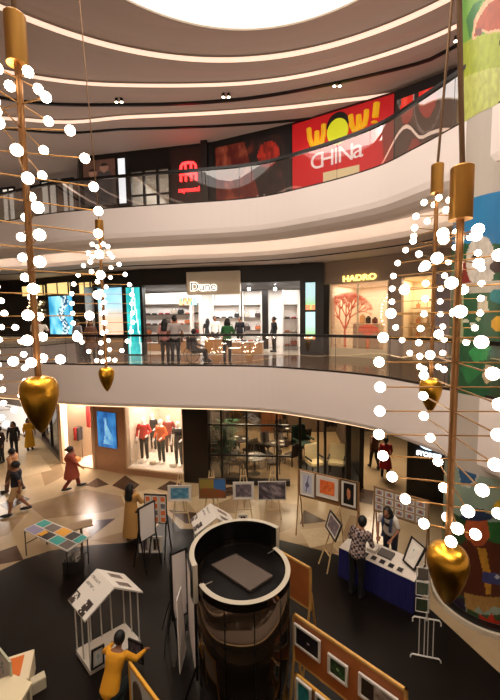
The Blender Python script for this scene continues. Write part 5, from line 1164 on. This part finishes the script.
who(130, 484.5, 1.68, PI-.3, 'woman with long black hair in an ochre dress looking at prints', pose='reach', top='dress', topc='b58648', hair='long', wide=1.12)
_p = fT_.at(.62, .006, .33); person(_p, 2.41, 1.84, 'man in a dark checked shirt bending over the blue table', pose='work', top='full', topm=M_check('231c22', 'a08c84', 17), botc='0c0b10')
_p = fT_.at(.85, .006, -1.12); person(_p, -.73, 1.76, 'person with long dark hair in a white top behind the blue table', pose='work', top='short', topc='d6cec6', botc='2a2c3a', hair='long')
_r = bpy.data.objects.get('person'); _r = [o for o in bpy.data.objects if o.get('label', '').startswith('person with long dark hair in a white')][0]
mb = MB(); mb.tube([(.09, -.30, 1.12), (.10, -.29, 1.35), (.09, -.16, 1.50), (0, -.10, 1.54), (-.09, -.16, 1.50), (-.10, -.29, 1.3), (-.10, -.30, .95)], .04, 8); mb.build('blue_scarf', M('26304e', .8), _r)
who(386, 438, 1.68, PI-.2, 'person in a red top walking away down the dim corridor', pose='walk', top='kurta', topc='a01c20', botc='1c181c', vox=.016)
who(375, 430, 1.68, PI+.2, 'person in brown in the dim corridor left of the red top', pose='walk', top='full', topc='5a3c2a', botc='2a1e18', vox=.016)
who(115, 637, 1.08*1.0 if False else 1.0, PI-.15, 'person in a bright yellow top crouching at the gabled kiosk', pose='stand') if False else None
q = G(115, 637, 1.02); person((q.x, q.y-.15, .006), PI-.25, 1.66, 'person in a bright yellow top crouching at the gabled kiosk', 'squat', 'full', 'e09a1c', 'trousers', '1f2a2a', 'short', vox=.011)
# middle level
Z = 4.8
def rail(px, d, H, rz, label, **k):
    p = GY(px, 340, d); return person((p.x, d, Z+.006), rz, H, label, **k)
rail(165, 12.8, 1.62, PI, 'person in a pink top standing left in the pair at the railing', top='short', topc='c98a84', botc='15131a', hair='long', vox=.014)
rail(175, 12.75, 1.74, PI+.3, 'person in a pale grey top, right in the pair at the railing', top='short', topc='b3a8a4', botc='131118', hair='bun', vox=.014)
rail(227, 12.7, 1.6, PI-.2, 'person with long black hair in a green top at the railing before Dune', top='full', topc='2f6a3a', botc='17151a', pose='rail', hair='long', hairc='0c0a0a', vox=.014)
rail(38, 14.05, 1.76, PI+.1, 'person in a white shirt at the middle railing behind the left chandelier', top='short', topc='f2ebe2', botc='17141a', pose='rail', vox=.016).scale = (1.25, 1.25, 1)
rail(78, 15.0, 1.66, PI-.4, 'person in grey standing beside the blue screens', top='full', topc='8f8a90', botc='1a1820', vox=.016); rail(91, 14.6, 1.6, .6, 'person in brown standing right of the person in grey by the screens', top='kurta', topc='6a4636', hair='long', vox=.016)
def inshop(x, w, H, rz, label, **k): 
    u = fd.px(x, 335, w)[0]; p = fd.at(u, .016, w); person(p, rz, H, label, **k)
inshop(215, -1.9, 1.74, .3, 'man in a white shirt inside Dune', top='full', topc='efe9e2', botc='1a1a20', vox=.016)
inshop(240, -2.2, 1.7, -.3, 'person in black by the bag shelves inside Dune', top='full', topc='121014', botc='121014', vox=.016)
inshop(208, -2.6, 1.62, PI, 'person in dark grey left of the white shirt man inside Dune', top='short', topc='2a262a', botc='1a181c', hair='long', vox=.016)
inshop(274, -1.4, 1.66, -1.2, 'slim shop attendant in black near the right pillar of Dune', top='full', topc='100e10', botc='100e10', hair='bun', vox=.016)
# wheelchair and its rider
p = GY(195, 340, 12.9); px_, py_ = p.x, p.y
e = empty('wheelchair', (px_, py_, Z+.004), 'black wheelchair at the middle railing right of the standing pair', 'wheelchair', None, PI*.62)
for s in (-1, 1):
    mb = MB(); R = .3; mb.tube([(s*.29, .08+R*math.cos(a*PI/12), .31+R*math.sin(a*PI/12)) for a in range(25)], .014, 6, cap=False)
    for a in range(6): mb.tube([(s*.29, .08, .31), (s*.29, .08+R*math.cos(a*PI/3), .31+R*math.sin(a*PI/3))], .004, 4)
    mb.build('wheel', BLACK, e); MB().tube([(s*.24, -.42, .0875), (s*.265, -.42, .0875)], .085, 14).build('caster', BLACK, e)
    mb = MB(); mb.tube([(s*.25, .28, 1.0), (s*.25, .2, .5), (s*.25, -.3, .5), (s*.25, -.42, .12)], .014, 6); mb.tube([(s*.25, .28, 1.0), (s*.25, .4, .98)], .018, 6); mb.build('frame', M('5a5652', .3, .8), e)
MB().box((0, -.05, .44), (.48, .46, .05), bev=.015).build('seat', M('1a181a', .7), e); MB().box((0, .26, .75), (.46, .04, .45), bev=.015).build('backrest', M('1a181a', .7), e); MB().box((0, -.5, .1), (.4, .16, .02)).build('footrest', BLACK, e)
person((px_, py_, Z-.04+.0), PI*.62, 1.62, 'person in a grey top seated in the wheelchair', 'sit', 'full', '4a4448', 'trousers', '2a2628', 'short', vox=.014)
# ================================================================== LIGHT
wd = bpy.data.worlds.new('world'); S.world = wd; wd.use_nodes = True
wd.node_tree.nodes['Background'].inputs[0].default_value = (.9, .75, .6, 1); wd.node_tree.nodes['Background'].inputs[1].default_value = .02
area((-1, 4.5, 14.68), 8, 700, (1, .88, .76), (0, 0, 0), sy=9)
def along(off, z, step, fn, lo, hi):
    c = offset(C, off); acc = 0
    for i in range(len(c)):
        a = c[i-1]; b = c[i]; acc += (b-a).length
        if acc > step and lo(b): acc = 0; fn(Vector((b.x, b.y, z)))
far = lambda p: p.y > 5
along(1.3, 10.28, 1.6, lambda p: area(p, .5, 14, (1, .84, .7), (PI, 0, 0)), lambda p: True, 0)  # added up-facing lights along the walkway floor, to brighten the ceiling

along(.75, 3.17, 1.7, lambda p: spot(p, 42, 95, rot=(0, 0, 0)), far, 0)
along(2.2, 8.65, 2.4, lambda p: spot(p, 110, 110), far, 0)
along(2.2, 14.1, 2.4, lambda p: spot(p, 60, 120), far, 0)
S.cycles.use_denoising = True
S.cycles.max_bounces = 8; S.cycles.transparent_max_bounces = 16
